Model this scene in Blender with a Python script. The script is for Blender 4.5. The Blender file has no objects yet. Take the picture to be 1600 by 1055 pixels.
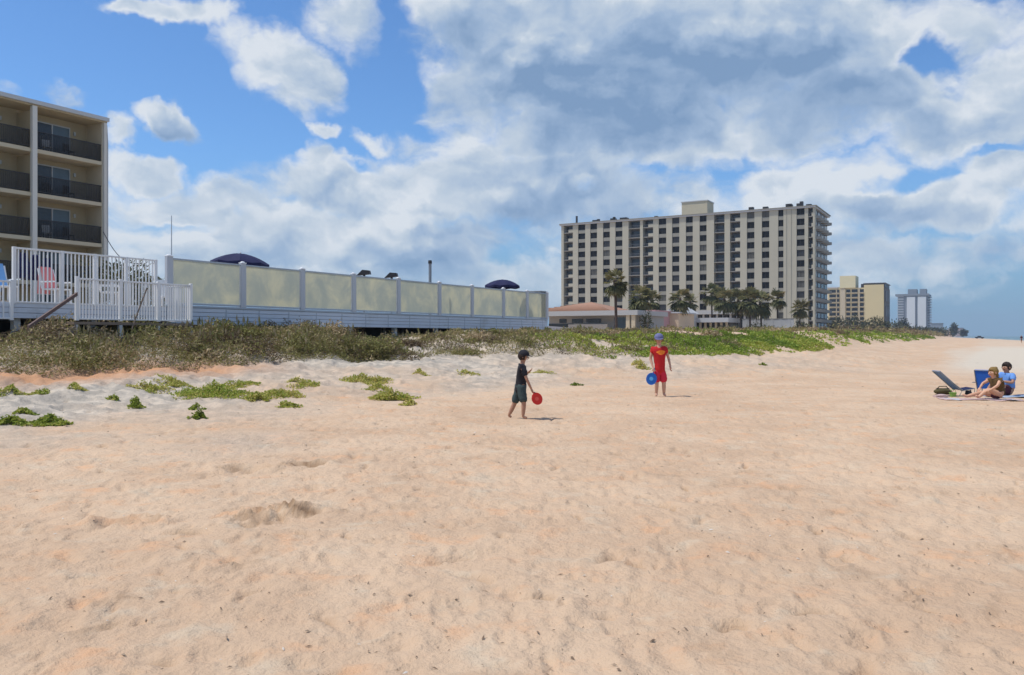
import bpy, bmesh, math, random
import numpy as np
from mathutils import Vector, Matrix

R = math.radians
SC = bpy.context.scene
COL = SC.collection
random.seed(7)
rng = np.random.default_rng(7)

# ------------------------------------------------------------------ camera
F = 1300.0            # focal length in photo pixels (photo 1600 wide)
CX, CY = 800.0, 525.0  # vanishing column and horizon row of the photo
EYE = 1.5
cam_d = bpy.data.cameras.new('camera')
cam_d.sensor_width = 36.0
cam_d.lens = 36.0 * F / 1600.0
cam_d.shift_y = -(527.5 - CY) / 1600.0
cam_d.clip_start = 0.05
cam_d.clip_end = 60000
cam = bpy.data.objects.new('camera', cam_d)
COL.objects.link(cam)
cam.location = (0, 0, EYE)
cam.rotation_euler = (R(90), 0, 0)
SC.camera = cam

# ------------------------------------------------------------------ light
SUN_EL, SUN_AZ = R(64), R(-92)      # azimuth measured from +Y towards +X : the sun stands to the left
sv = Vector((math.cos(SUN_EL) * math.sin(SUN_AZ), math.cos(SUN_EL) * math.cos(SUN_AZ), math.sin(SUN_EL)))
sun_d = bpy.data.lights.new('sun', 'SUN')
sun_d.energy = 3.6
sun_d.angle = R(0.6)
sun_d.color = (1.0, 0.95, 0.87)
sun = bpy.data.objects.new('sun', sun_d)
COL.objects.link(sun)
sun.rotation_euler = (-sv).to_track_quat('-Z', 'Y').to_euler()
SC.view_settings.view_transform = 'Standard'
SC.view_settings.look = 'None'
SC.view_settings.gamma = 1.0
SC.view_settings.exposure = 0.0
SC.view_settings.use_curve_mapping = False
SC.render.engine = 'CYCLES'
SC.cycles.volume_bounces = 0
SC.cycles.max_bounces = 6
SC.cycles.transparent_max_bounces = 24


# ------------------------------------------------------------------ node helper
class NT:
    def __init__(s, tree):
        s.t = tree; s.n = tree.nodes; s.l = tree.links
    def new(s, typ, **kw):
        n = s.n.new(typ)
        for k, v in kw.items(): setattr(n, k, v)
        return n
    def put(s, sock, v):
        if hasattr(v, 'is_output') or isinstance(v, bpy.types.NodeSocket): s.l.new(v, sock)
        elif v is not None:
            if isinstance(v, (tuple, list)) and len(v) == 3 and sock.type == 'RGBA': v = (*v, 1)
            sock.default_value = v
    def math(s, op, a, b=None, c=None, clamp=False):
        n = s.new('ShaderNodeMath', operation=op); n.use_clamp = clamp
        s.put(n.inputs[0], a); s.put(n.inputs[1], b)
        if c is not None: s.put(n.inputs[2], c)
        return n.outputs[0]
    def vmath(s, op, a, b=None, out=0):
        n = s.new('ShaderNodeVectorMath', operation=op)
        s.put(n.inputs[0], a)
        if b is not None: s.put(n.inputs[1], b)
        return n.outputs[out]
    def mix(s, f, a, b):
        n = s.new('ShaderNodeMix', data_type='RGBA')
        s.put(n.inputs[0], f); s.put(n.inputs[6], a); s.put(n.inputs[7], b)
        return n.outputs[2]
    def noise(s, vec, scale, detail=4, rough=0.55, dist=0.0, lac=2.0):
        n = s.new('ShaderNodeTexNoise')
        if vec is not None: s.l.new(vec, n.inputs['Vector'])
        n.inputs['Scale'].default_value = scale; n.inputs['Detail'].default_value = detail
        n.inputs['Roughness'].default_value = rough; n.inputs['Distortion'].default_value = dist
        n.inputs['Lacunarity'].default_value = lac
        return n.outputs[0]
    def ramp(s, v, lo, hi, a=0.0, b=1.0, smooth=True):
        n = s.new('ShaderNodeMapRange'); n.interpolation_type = 'SMOOTHSTEP' if smooth else 'LINEAR'
        s.put(n.inputs['Value'], v)
        s.put(n.inputs['From Min'], lo); s.put(n.inputs['From Max'], hi)
        s.put(n.inputs['To Min'], a); s.put(n.inputs['To Max'], b)
        return n.outputs[0]


# ------------------------------------------------------------------ world: Nishita sky with fair-weather cumulus
world = bpy.data.worlds.new('World')
SC.world = world
world.use_nodes = True
W = NT(world.node_tree)
W.n.clear()
SKY_K = 0.135
sky = W.new('ShaderNodeTexSky', sky_type='NISHITA')
sky.sun_disc = False
sky.sun_elevation = SUN_EL
sky.sun_rotation = SUN_AZ
sky.air_density = 1.0; sky.dust_density = 0.3; sky.ozone_density = 3.0
tc = W.new('ShaderNodeTexCoord')
dirv = W.vmath('NORMALIZE', tc.outputs['Generated'])
sep = W.new('ShaderNodeSeparateXYZ'); W.l.new(dirv, sep.inputs[0])
upz = sep.outputs[2]
# warp for ragged edges
wn = W.new('ShaderNodeTexNoise'); W.l.new(dirv, wn.inputs['Vector'])
wn.inputs['Scale'].default_value = 9; wn.inputs['Detail'].default_value = 5; wn.inputs['Roughness'].default_value = 0.6
wv = W.vmath('SUBTRACT', wn.outputs[1], (0.5, 0.5, 0.5))
wsc = W.new('ShaderNodeVectorMath', operation='SCALE'); W.l.new(wv, wsc.inputs[0]); wsc.inputs['Scale'].default_value = 0.085
dw = W.vmath('ADD', dirv, wsc.outputs[0])


def pdir(px, py):
    return Vector(((px - CX) / F, 1.0, (CY - py) / F)).normalized()


def blob(px, py, rx, ry, w, rot=0.0):
    """soft elliptical bank of cloud centred on one direction of the sky"""
    c = pdir(px, py)
    s = c.y / F                      # angular size of one photo pixel there
    d = W.vmath('SUBTRACT', dw, tuple(c))
    ca, sa = math.cos(R(rot)), math.sin(R(rot))
    ex = Vector((ca, 0, sa)); ez = Vector((-sa, 0, ca))
    a = W.math('MULTIPLY', W.vmath('DOT_PRODUCT', d, tuple(ex), out=1), 1 / (rx * s))
    b = W.math('MULTIPLY', W.vmath('DOT_PRODUCT', d, tuple(ez), out=1), 1 / (ry * s))
    g = W.math('MULTIPLY', W.vmath('DOT_PRODUCT', d, (0, 1, 0), out=1), 1.2)
    cmb = W.new('ShaderNodeCombineXYZ'); W.l.new(a, cmb.inputs[0]); W.l.new(b, cmb.inputs[1]); W.l.new(g, cmb.inputs[2])
    ln = W.vmath('LENGTH', cmb.outputs[0], out=1)
    return W.ramp(ln, 1.25, 0.25, 0.0, w)


CLOUDS = [  # px, py, rx, ry, weight, rotation
    (900, 90, 330, 150, 1.0, -8), (1150, 60, 420, 150, 1.0, 0), (1000, 200, 330, 70, .9, 0), (1480, 40, 200, 70, .8, 0),
    (1330, 170, 230, 80, .95, 8), (1500, 190, 180, 70, .9, 0), (640, 70, 55, 60, .6, 0), (720, 150, 90, 110, .8, -30),
    (460, 105, 130, 62, .95, -18), (450, 160, 45, 32, .6, -40), (530, 30, 80, 50, .75, 0), (320, 12, 80, 30, .8, 0), (205, 6, 55, 18, .8, 0),
    (103, 145, 52, 27, .9, -12), (275, 193, 76, 28, .9, -26), (185, 208, 34, 38, .85, 0), (400, 60, 60, 40, .7, -30), (560, 60, 50, 60, .6, 0), (250, 12, 60, 22, .7, 0), (700, 230, 150, 60, .7, 0), (495, 205, 30, 14, .6, -30),
    (600, 222, 60, 24, .75, 0), (225, 265, 75, 34, .95, 0), (330, 320, 190, 50, .9, 0), (500, 300, 150, 65, .95, 0),
    (690, 290, 190, 75, .95, 0), (480, 250, 40, 30, .8, 0), (860, 300, 180, 90, .9, 0), (520, 385, 520, 95, .85, 0), (760, 440, 300, 80, .75, 0), (1150, 430, 340, 90, .6, 0), (1460, 410, 200, 50, .55, 0), (150, 440, 300, 70, .6, 0), (1500, 470, 200, 30, .42, 0), (1000, 380, 200, 70, .7, 0), (1300, 290, 160, 90, .55, 0), (250, 400, 200, 50, .6, 0),
    (1010, 330, 150, 70, .75, 0), (1220, 275, 75, 34, .8, 0), (1350, 325, 60, 34, .8, 0), (1470, 320, 120, 52, .95, 12),
    (1580, 265, 90, 60, .9, 0), (1400, 395, 160, 35, .6, 0), (1560, 400, 100, 30, .55, 0), (0, 140, 40, 20, .7, -20),
    (1650, 120, 160, 120, .9, 0), (-250, 330, 260, 70, .9, 0), (1900, 330, 240, 60, .8, 0),
]
HOLES = [
    (90, 70, 220, 75, 1.0, 0), (280, 100, 90, 60, 1.0, 0), (600, 160, 72, 62, 1.0, -20), (380, 205, 75, 36, 1.0, 0), (1440, 88, 62, 26, .85, 12),
    (1385, 285, 60, 22, .8, 10), (250, 380, 150, 22, .35, 0), (620, 20, 30, 40, .6, 0), (640, 195, 60, 18, .6, -10),
    (1540, 500, 260, 40, .5, 0), (60, 200, 90, 40, .9, 0), (1230, 330, 90, 30, .2, 0), (540, 235, 50, 18, .5, 0), (395, 35, 28, 26, .5, 0), (250, 350, 70, 16, .75, 0), (560, 262, 40, 12, .6, 0), (640, 350, 90, 14, .5, 0), (430, 425, 120, 12, .5, 0), (930, 290, 26, 16, .7, 0), (800, 400, 60, 20, .5, 0), (1560, 235, 50, 12, .6, 0), (1350, 440, 90, 14, .5, 0),
]
DARK = [(930, 150, 330, 70, 1.0, -3), (1150, 90, 330, 110, .8, 0), (1280, 225, 210, 50, .9, -5), (850, 235, 200, 35, .7, 0),
        (1450, 50, 170, 40, .6, 0), (350, 350, 220, 18, .35, 0), (700, 345, 190, 30, .45, 0), (1500, 355, 180, 22, .5, 0), (520, 400, 300, 40, .3, 0),
        (230, 300, 90, 18, .3, 0), (1000, 280, 260, 40, .5, 0)]


def field(lst):
    acc = None
    for c in lst:
        b = blob(*c)
        acc = b if acc is None else W.math('MAXIMUM', acc, b)
    return acc


pos, neg, drk = field(CLOUDS), field(HOLES), field(DARK)
qm = W.new('ShaderNodeMapping'); qm.inputs['Scale'].default_value = (1, 1, 1.7); W.l.new(dirv, qm.inputs[0])
qw = W.new('ShaderNodeVectorMath', operation='SCALE'); W.l.new(wv, qw.inputs[0]); qw.inputs['Scale'].default_value = 0.10
q = W.vmath('ADD', qm.outputs[0], qw.outputs[0])


def puffs(vec, scale, detail=2.0, rough=0.5):
    """cauliflower heads: inverted smooth cells, 0..1"""
    v = W.new('ShaderNodeTexVoronoi'); v.feature = 'F1'; v.normalize = True
    W.l.new(vec, v.inputs['Vector'])
    v.inputs['Scale'].default_value = scale; v.inputs['Detail'].default_value = detail
    v.inputs['Roughness'].default_value = rough
    return W.math('SUBTRACT', 1.0, v.outputs['Distance'])


def cloudy(vec):
    return W.math('ADD', W.math('MULTIPLY', W.noise(vec, 4.2, 9, 0.58, 0.2), 1.15), W.math('MULTIPLY', puffs(vec, 11.0), 0.75))


c1 = cloudy(q)
c2 = cloudy(W.vmath('ADD', q, (-0.010, 0.0, 0.030)))      # the same cloud a little way towards the sun
c3 = W.noise(W.vmath('ADD', q, (-0.03, 0.0, 0.085)), 4.2, 4, 0.5, 0.2)
nf = W.noise(q, 30.0, 6, 0.62, 0.3)
front = W.ramp(sep.outputs[1], -0.2, 0.55)         # beyond the view the sky simply carries on half covered
base = W.math('MULTIPLY_ADD', front, -0.30, 0.30)
nn = W.math('MULTIPLY', W.math('SUBTRACT', c1, 1.10), 1.6)
den = W.math('ADD', nn, W.math('MULTIPLY', pos, 0.82))
den = W.math('SUBTRACT', den, W.math('MULTIPLY', neg, 0.52))
den = W.math('ADD', den, base)
den = W.math('ADD', den, W.math('MULTIPLY', W.math('SUBTRACT', nf, 0.5), 0.30))
cover = W.ramp(den, 0.06, 0.58)
thick = W.ramp(den, 0.30, 0.95)
relief = W.math('MULTIPLY', W.math('SUBTRACT', c1, c2), 2.3)
relief = W.math('ADD', relief, W.math('MULTIPLY', W.math('SUBTRACT', W.noise(q, 4.2, 4, 0.5, 0.2), c3), 1.6))
relief = W.math('ADD', relief, W.math('MULTIPLY', W.math('SUBTRACT', nf, 0.5), 0.35))
shade = W.math('MULTIPLY', thick, 0.42)
shade = W.math('ADD', shade, W.math('MULTIPLY', W.math('MULTIPLY', drk, thick), 0.52))
shade = W.math('ADD', W.math('SUBTRACT', shade, relief), 0.10)
cr = W.new('ShaderNodeValToRGB')
els = cr.color_ramp.elements
els[0].position = 0.0; els[0].color = (0.74, 0.79, 0.85, 1)
els[1].position = 1.0; els[1].color = (0.215, 0.335, 0.53, 1)
for p_, c_ in ((0.28, (0.54, 0.63, 0.74)), (0.60, (0.36, 0.48, 0.66))):
    e = els.new(p_); e.color = (*c_, 1)
W.l.new(shade, cr.inputs[0])
ccol = cr.outputs[0]
# far clouds sink into the blue air at the horizon
lowfade = W.ramp(upz, 0.0, 0.12, 0.45, 1.0)
skyc = W.new('ShaderNodeVectorMath', operation='SCALE'); W.l.new(sky.outputs[0], skyc.inputs[0]); skyc.inputs['Scale'].default_value = SKY_K
tint = W.vmath('MULTIPLY', skyc.outputs[0], (0.62, 0.86, 1.10))
lowair = W.ramp(upz, 0.0, 0.22, 0.85, 0.0)
tint = W.mix(lowair, tint, (0.185, 0.335, 0.53, 1))
below = W.ramp(upz, -0.02, -0.0005, 1.0, 0.0)
cov = W.math('MULTIPLY', W.math('MULTIPLY', cover, lowfade), 0.96)
allc = W.mix(cov, tint, ccol)
allc = W.mix(below, allc, (0.30, 0.36, 0.40, 1))
bg = W.new('ShaderNodeBackground'); W.l.new(allc, bg.inputs[0]); bg.inputs[1].default_value = 1.0
wo = W.new('ShaderNodeOutputWorld'); W.l.new(bg.outputs[0], wo.inputs[0])
world.cycles.sampling_method = 'MANUAL'
world.cycles.sample_map_resolution = 512

# ------------------------------------------------------------------ materials
def principled(name):
    m = bpy.data.materials.new(name); m.use_nodes = True
    T = NT(m.node_tree)
    bs = [n for n in T.n if n.type == 'BSDF_PRINCIPLED'][0]
    return m, T, bs


def mat(name, col, rough=0.7, var=0.12, scale=6.0, bump=0.0, bscale=30.0, spec=0.35, dirt=None, dirt_amt=0.35, metal=0.0):
    """plain painted / plastered / fabric surface with uneven tone, dirt and grain"""
    m, T, bs = principled(name)
    tcn = T.new('ShaderNodeTexCoord')
    v = tcn.outputs['Object']
    n = T.noise(v, scale, 5, 0.6)
    lo = tuple(c * (1 - var) for c in col); hi = tuple(min(1, c * (1 + var)) for c in col)
    c = T.mix(n, (*lo, 1), (*hi, 1))
    if dirt:
        d = T.noise(v, scale * 0.35, 6, 0.7, 0.6)
        c = T.mix(T.ramp(d, 0.5, 0.75, 0, dirt_amt), c, (*dirt, 1))
    T.l.new(c, bs.inputs['Base Color'])
    bs.inputs['Roughness'].default_value = rough
    bs.inputs['Specular IOR Level'].default_value = spec
    bs.inputs['Metallic'].default_value = metal
    if bump:
        b = T.new('ShaderNodeBump'); b.inputs['Strength'].default_value = bump; b.inputs['Distance'].default_value = 0.02
        T.l.new(T.noise(v, bscale, 4, 0.6), b.inputs['Height']); T.l.new(b.outputs[0], bs.inputs['Normal'])
    return m


def leafmat(name, stops, trans=0.25):
    m, T, bs = principled(name)
    at = T.new('ShaderNodeAttribute'); at.attribute_name = 'tone'
    cr = T.new('ShaderNodeValToRGB')
    while len(cr.color_ramp.elements) < len(stops): cr.color_ramp.elements.new(0.5)
    for e, (p, c) in zip(cr.color_ramp.elements, stops):
        e.position = p; e.color = (*c, 1)
    T.l.new(at.outputs['Fac'], cr.inputs[0])
    T.l.new(cr.outputs[0], bs.inputs['Base Color'])
    bs.inputs['Roughness'].default_value = 0.6
    bs.inputs['Specular IOR Level'].default_value = 0.25
    tr = T.new('ShaderNodeBsdfTranslucent'); T.l.new(cr.outputs[0], tr.inputs[0])
    mx = T.new('ShaderNodeMixShader'); mx.inputs[0].default_value = trans
    out = [n for n in T.n if n.type == 'OUTPUT_MATERIAL'][0]
    T.l.new(bs.outputs[0], mx.inputs[1]); T.l.new(tr.outputs[0], mx.inputs[2]); T.l.new(mx.outputs[0], out.inputs[0])
    return m


# ------------------------------------------------------------------ object helpers
class MB:
    """collects simple solids; build() links them as one mesh object"""
    def __init__(s): s.bm = bmesh.new()
    def box(s, x0, x1, y0, y1, z0, z1, bev=0.0):
        v = [s.bm.verts.new(p) for p in ((x0, y0, z0), (x1, y0, z0), (x1, y1, z0), (x0, y1, z0), (x0, y0, z1), (x1, y0, z1), (x1, y1, z1), (x0, y1, z1))]
        fs = [s.bm.faces.new([v[i] for i in f]) for f in ((3, 2, 1, 0), (4, 5, 6, 7), (0, 1, 5, 4), (1, 2, 6, 5), (2, 3, 7, 6), (3, 0, 4, 7))]
        if bev:
            es = list({e for f in fs for e in f.edges})
            bmesh.ops.bevel(s.bm, geom=es, offset=bev, segments=1, affect='EDGES')
        return s
    def poly(s, pts, d):
        """prism: polygon pts extruded by vector d"""
        a = [s.bm.verts.new(p) for p in pts]
        d = Vector(d); b = [s.bm.verts.new(Vector(p) + d) for p in pts]
        n = len(a)
        s.bm.faces.new(a[::-1]); s.bm.faces.new(b)
        for i in range(n): s.bm.faces.new((a[i], a[(i + 1) % n], b[(i + 1) % n], b[i]))
        return s
    def tube(s, pts, rad, n=6, caps=True):
        rings = []
        pts = [Vector(p) for p in pts]
        if not isinstance(rad, (list, tuple)): rad = [rad] * len(pts)
        for i, p in enumerate(pts):
            t = (pts[min(i + 1, len(pts) - 1)] - pts[max(i - 1, 0)]).normalized()
            up = Vector((0, 0, 1)) if abs(t.z) < 0.95 else Vector((1, 0, 0))
            a = t.cross(up).normalized(); b = t.cross(a)
            rings.append([s.bm.verts.new(p + (a * math.cos(2 * math.pi * k / n) + b * math.sin(2 * math.pi * k / n)) * rad[i]) for k in range(n)])
        for r0, r1 in zip(rings, rings[1:]):
            for k in range(n): s.bm.faces.new((r0[k], r0[(k + 1) % n], r1[(k + 1) % n], r1[k]))
        if caps: s.bm.faces.new(rings[0][::-1]); s.bm.faces.new(rings[-1])
        return s
    def ell(s, c, r, seg=14, rings=9, rot=None):
        mtx = Matrix.Translation(c) @ (rot.to_4x4() if rot else Matrix()) @ Matrix.Diagonal((*r, 1))
        bmesh.ops.create_uvsphere(s.bm, u_segments=seg, v_segments=rings, radius=1, matrix=mtx)
        return s
    def faces(s, verts, fs):
        v = [s.bm.verts.new(p) for p in verts]
        for f in fs: s.bm.faces.new([v[i] for i in f])
        return s
    def mesh(s, name, m, smooth=False):
        me = bpy.data.meshes.new(name)
        bmesh.ops.recalc_face_normals(s.bm, faces=s.bm.faces[:])
        s.bm.to_mesh(me); s.bm.free()
        if smooth: me.polygons.foreach_set('use_smooth', [True] * len(me.polygons))
        if m: me.materials.append(m)
        return me
    def build(s, name, m, parent=None, smooth=False, loc=None, rz=0.0):
        return link(name, s.mesh(name, m, smooth), parent, loc, rz)


def link(name, me, parent=None, loc=None, rz=0.0):
    o = bpy.data.objects.new(name, me); COL.objects.link(o)
    if parent: o.parent = parent
    if loc is not None: o.location = loc
    if rz: o.rotation_euler.z = rz
    return o


def tag(o, label=None, cat=None, group=None, kind=None):
    for k, v in (('label', label), ('category', cat), ('group', group), ('kind', kind)):
        if v: o[k] = v
    return o


def thing(name, label, cat, loc=(0, 0, 0), rz=0.0, group=None):
    o = bpy.data.objects.new(name, None); COL.objects.link(o)
    o.empty_display_size = 0.2
    o.location = loc; o.rotation_euler.z = rz
    return tag(o, label, cat, group)


def copy_tree(o, parent=None):
    c = o.copy(); COL.objects.link(c)
    if parent: c.parent = parent
    for ch in list(o.children): copy_tree(ch, c)
    return c


def npmesh(name, V, Fq, m, attrs=None, smooth=False):
    """fast mesh from numpy vertex and face arrays (all faces with the same corner count)"""
    me = bpy.data.meshes.new(name)
    n, k = Fq.shape
    me.vertices.add(len(V)); me.vertices.foreach_set('co', V.astype(np.float32).ravel())
    me.loops.add(n * k); me.loops.foreach_set('vertex_index', Fq.astype(np.int32).ravel())
    me.polygons.add(n)
    me.polygons.foreach_set('loop_start', np.arange(0, n * k, k, dtype=np.int32))
    me.polygons.foreach_set('loop_total', np.full(n, k, dtype=np.int32))
    if smooth: me.polygons.foreach_set('use_smooth', np.ones(n, dtype=bool))
    me.update(calc_edges=True)
    for an, av in (attrs or {}).items():
        a = me.attributes.new(an, 'FLOAT', 'POINT'); a.data.foreach_set('value', av.astype(np.float32).ravel())
    if m: me.materials.append(m)
    return me


# ------------------------------------------------------------------ coast frame: u runs along the shore, v towards the sea
A30 = R(30)
SU, CU = math.sin(A30), math.cos(A30)
def uv(x, y): return SU * x + CU * y, CU * x - SU * y
def xy(u, v): return SU * u + CU * v, CU * u - SU * v
def lift(x, y, z): return Vector((x, y, z))
RZ = -A30      # rotation that turns local x into v (seaward) and local y into u (along the shore)


# ------------------------------------------------------------------ numpy noise
def _h(ix, iy, seed):
    n = (ix.astype(np.int64) * 374761393 + iy.astype(np.int64) * 668265263 + seed * 974634777) & 0x7fffffff
    n = ((n ^ (n >> 13)) * 1274126177) & 0x7fffffff
    return ((n ^ (n >> 16)) & 0xffff) / 65535.0


def vnoise(x, y, seed=0):
    x0 = np.floor(x); y0 = np.floor(y); fx = x - x0; fy = y - y0
    fx = fx * fx * fx * (fx * (fx * 6 - 15) + 10); fy = fy * fy * fy * (fy * (fy * 6 - 15) + 10)
    a = _h(x0, y0, seed); b = _h(x0 + 1, y0, seed); c = _h(x0, y0 + 1, seed); d = _h(x0 + 1, y0 + 1, seed)
    return (a * (1 - fx) + b * fx) * (1 - fy) + (c * (1 - fx) + d * fx) * fy


def fbm(x, y, seed=0, o=4, g=0.5):
    s = 0; a = 1; t = 0
    for i in range(o):
        s = s + a * vnoise(x * 2 ** i + 13.7 * i, y * 2 ** i - 7.1 * i, seed + i); t += a; a *= g
    return s / t - 0.5


def pits(x, y, cell, seed, keep=0.6, elong=1.6):
    """footprint like dents: returns depth 0..1 and a raised rim"""
    gx = np.floor(x / cell); gy = np.floor(y / cell)
    out = np.zeros_like(x)
    for i in (-1, 0, 1):
        for j in (-1, 0, 1):
            cx = gx + i; cy = gy + j
            r1 = _h(cx, cy, seed); r2 = _h(cx, cy, seed + 1); r3 = _h(cx, cy, seed + 2); r4 = _h(cx, cy, seed + 3)
            px = (cx + 0.15 + 0.7 * r1) * cell; py = (cy + 0.15 + 0.7 * r2) * cell
            an = r3 * np.pi * 2; s = cell * (0.24 + 0.20 * r4)
            dx = x - px; dy = y - py
            a = (dx * np.cos(an) + dy * np.sin(an)) / (s * elong ** .5); b = (-dx * np.sin(an) + dy * np.cos(an)) / (s / elong ** .5)
            d = np.sqrt(a * a + b * b)
            on = (_h(cx, cy, seed + 4) < keep) * (0.45 + 0.55 * _h(cx, cy, seed + 5))
            prof = -np.clip(1 - d, 0, 1) ** 0.8 + 0.32 * np.exp(-((d - 1.15) / 0.25) ** 2)
            out += prof * on
    return out


EDGE_U = np.array([-60, 8, 14, 22, 27.5, 30.5, 34, 40, 50, 75, 110, 200, 500, 1000, 1500, 3500.])
EDGE_V = np.array([-19.2, -19.2, -19, -18.6, -17.0, -13.4, -12.0, -10.6, -9.4, -9.6, -10.8, -13, -22, -40, -66, -260.])


def edge_d(x, y):
    u, v = uv(x, y)
    e = np.interp(u, EDGE_U, EDGE_V)
    wob = fbm(u * 0.22, v * 0.22, 5, 3) * 2.6
    return e + wob - v


def ground_np(x, y, fine=False):
    x = np.asarray(x, float); y = np.asarray(y, float)
    u, v = uv(x, y)
    d = edge_d(x, y)
    h = np.interp(d, [-12, -7, -3, 0, 3.2, 7, 14, 40], [0, 0.06, 0.28, 0.62, 1.22, 1.42, 1.38, 1.3])
    far = np.clip((u - 38) / 60, 0, 1)
    h = h + far * np.interp(d, [0, 5, 12, 30], [0, 0.5, 0.75, 0.2])
    ve = v + 42 * np.clip((u - 200) / 800, 0, 9) ** 1.25
    sea = np.clip((ve - 4) / 34.0, -0.0, 6)
    h = h - 1.55 * sea ** 1.15 * (ve > 4)
    h = np.maximum(h, -6)
    h = h - 0.22 * np.clip((-20.0 - v) / 1.5, 0, 1) * np.clip((u - 24) / 6, 0, 1) * np.clip((52 - u) / 8, 0, 1)
    dune = np.clip((d + 9) / 8, 0, 1)
    h = h + fbm(x * 0.11, y * 0.11, 21, 3) * (0.10 + 0.55 * np.clip((d + 1) / 4, 0, 1)) * np.clip(1.2 - 0.0 * u, 0, 1)
    h = h + dune * (fbm(x * 0.7, y * 0.7, 33, 3) * 0.26)
    return h


def G(x, y): return float(ground_np(np.array([x]), np.array([y]))[0])


def at(px, Y, z=None):
    """a point of the place seen at photo column px, Y metres in front of the camera"""
    x = (px - CX) / F * Y
    return Vector((x, Y, G(x, Y) if z is None else z))


# local features of the sand: a dug heap and two scraped hollows, as seen left of the middle
HEAPS = [(at(455, 7.1), 0.17, 0.07), (at(405, 6.85), 0.15, 0.02)]
HOLLOWS = [(at(385, 9.3), .17, .09), (at(480, 9.7), .14, .08), (at(200, 6.6), .14, .05)]


def ground_fine(x, y):
    h = ground_np(x, y)
    u, v = uv(x, y); d = edge_d(x, y)
    dune = np.clip((d + 8.5) / 5, 0, 1)
    r = np.hypot(x, y)
    w = np.clip(1.3 - r / 70, 0, 1)
    dry = np.clip(1 - (v - 14) / 10, 0, 1) * w
    wx = x + fbm(x * 1.7, y * 1.7, 71, 2) * 0.35; wy = y + fbm(x * 1.7 + 9, y * 1.7, 72, 2) * 0.35
    h = h + dry * (pits(wx, wy, 0.50, 101, 0.50, 1.9) * 0.024 + pits(wx, wy, 0.22, 202, 0.55, 1.6) * 0.030 * np.clip(1.5 - r / 18, 0, 1) + pits(wx, wy, 1.05, 303, 0.5, 1.5) * 0.028)
    small = np.clip(-pits(wx, wy, 0.36, 505, 0.24, 2.6) - .25, 0, 1)
    h = h - dry * small * 0.10
    h = h + dry * (fbm(x * 2.6, y * 2.6, 41, 3) * 0.036 + fbm(x * 9, y * 9, 43, 3) * 0.022 * np.clip(1.4 - r / 14, 0, 1))
    ridg = 1 - np.abs(fbm(x * 1.15, y * 1.5, 55, 3)) * 5
    h = h + dune * np.clip(ridg, 0, 1) * 0.13 * w
    for c, rad, amp in HEAPS:
        q = np.hypot((x - c.x) / 1.5, y - c.y) / rad
        h = h + amp * np.exp(-q ** 2 * 1.4) * (0.7 + 1.9 * np.abs(fbm(x * 9, y * 9, 91, 3)) * 2) + 0.022 * np.exp(-(q / 1.6) ** 4) * fbm(x * 22, y * 22, 93, 2) * 4
    for c, rad, amp in HOLLOWS:
        q = np.hypot((x - c.x) / 1.7, (y - c.y)) / rad
        h = h - amp * np.exp(-q ** 4) + 0.04 * np.exp(-((q - 1.25) / .25) ** 2)
    return h


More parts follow.
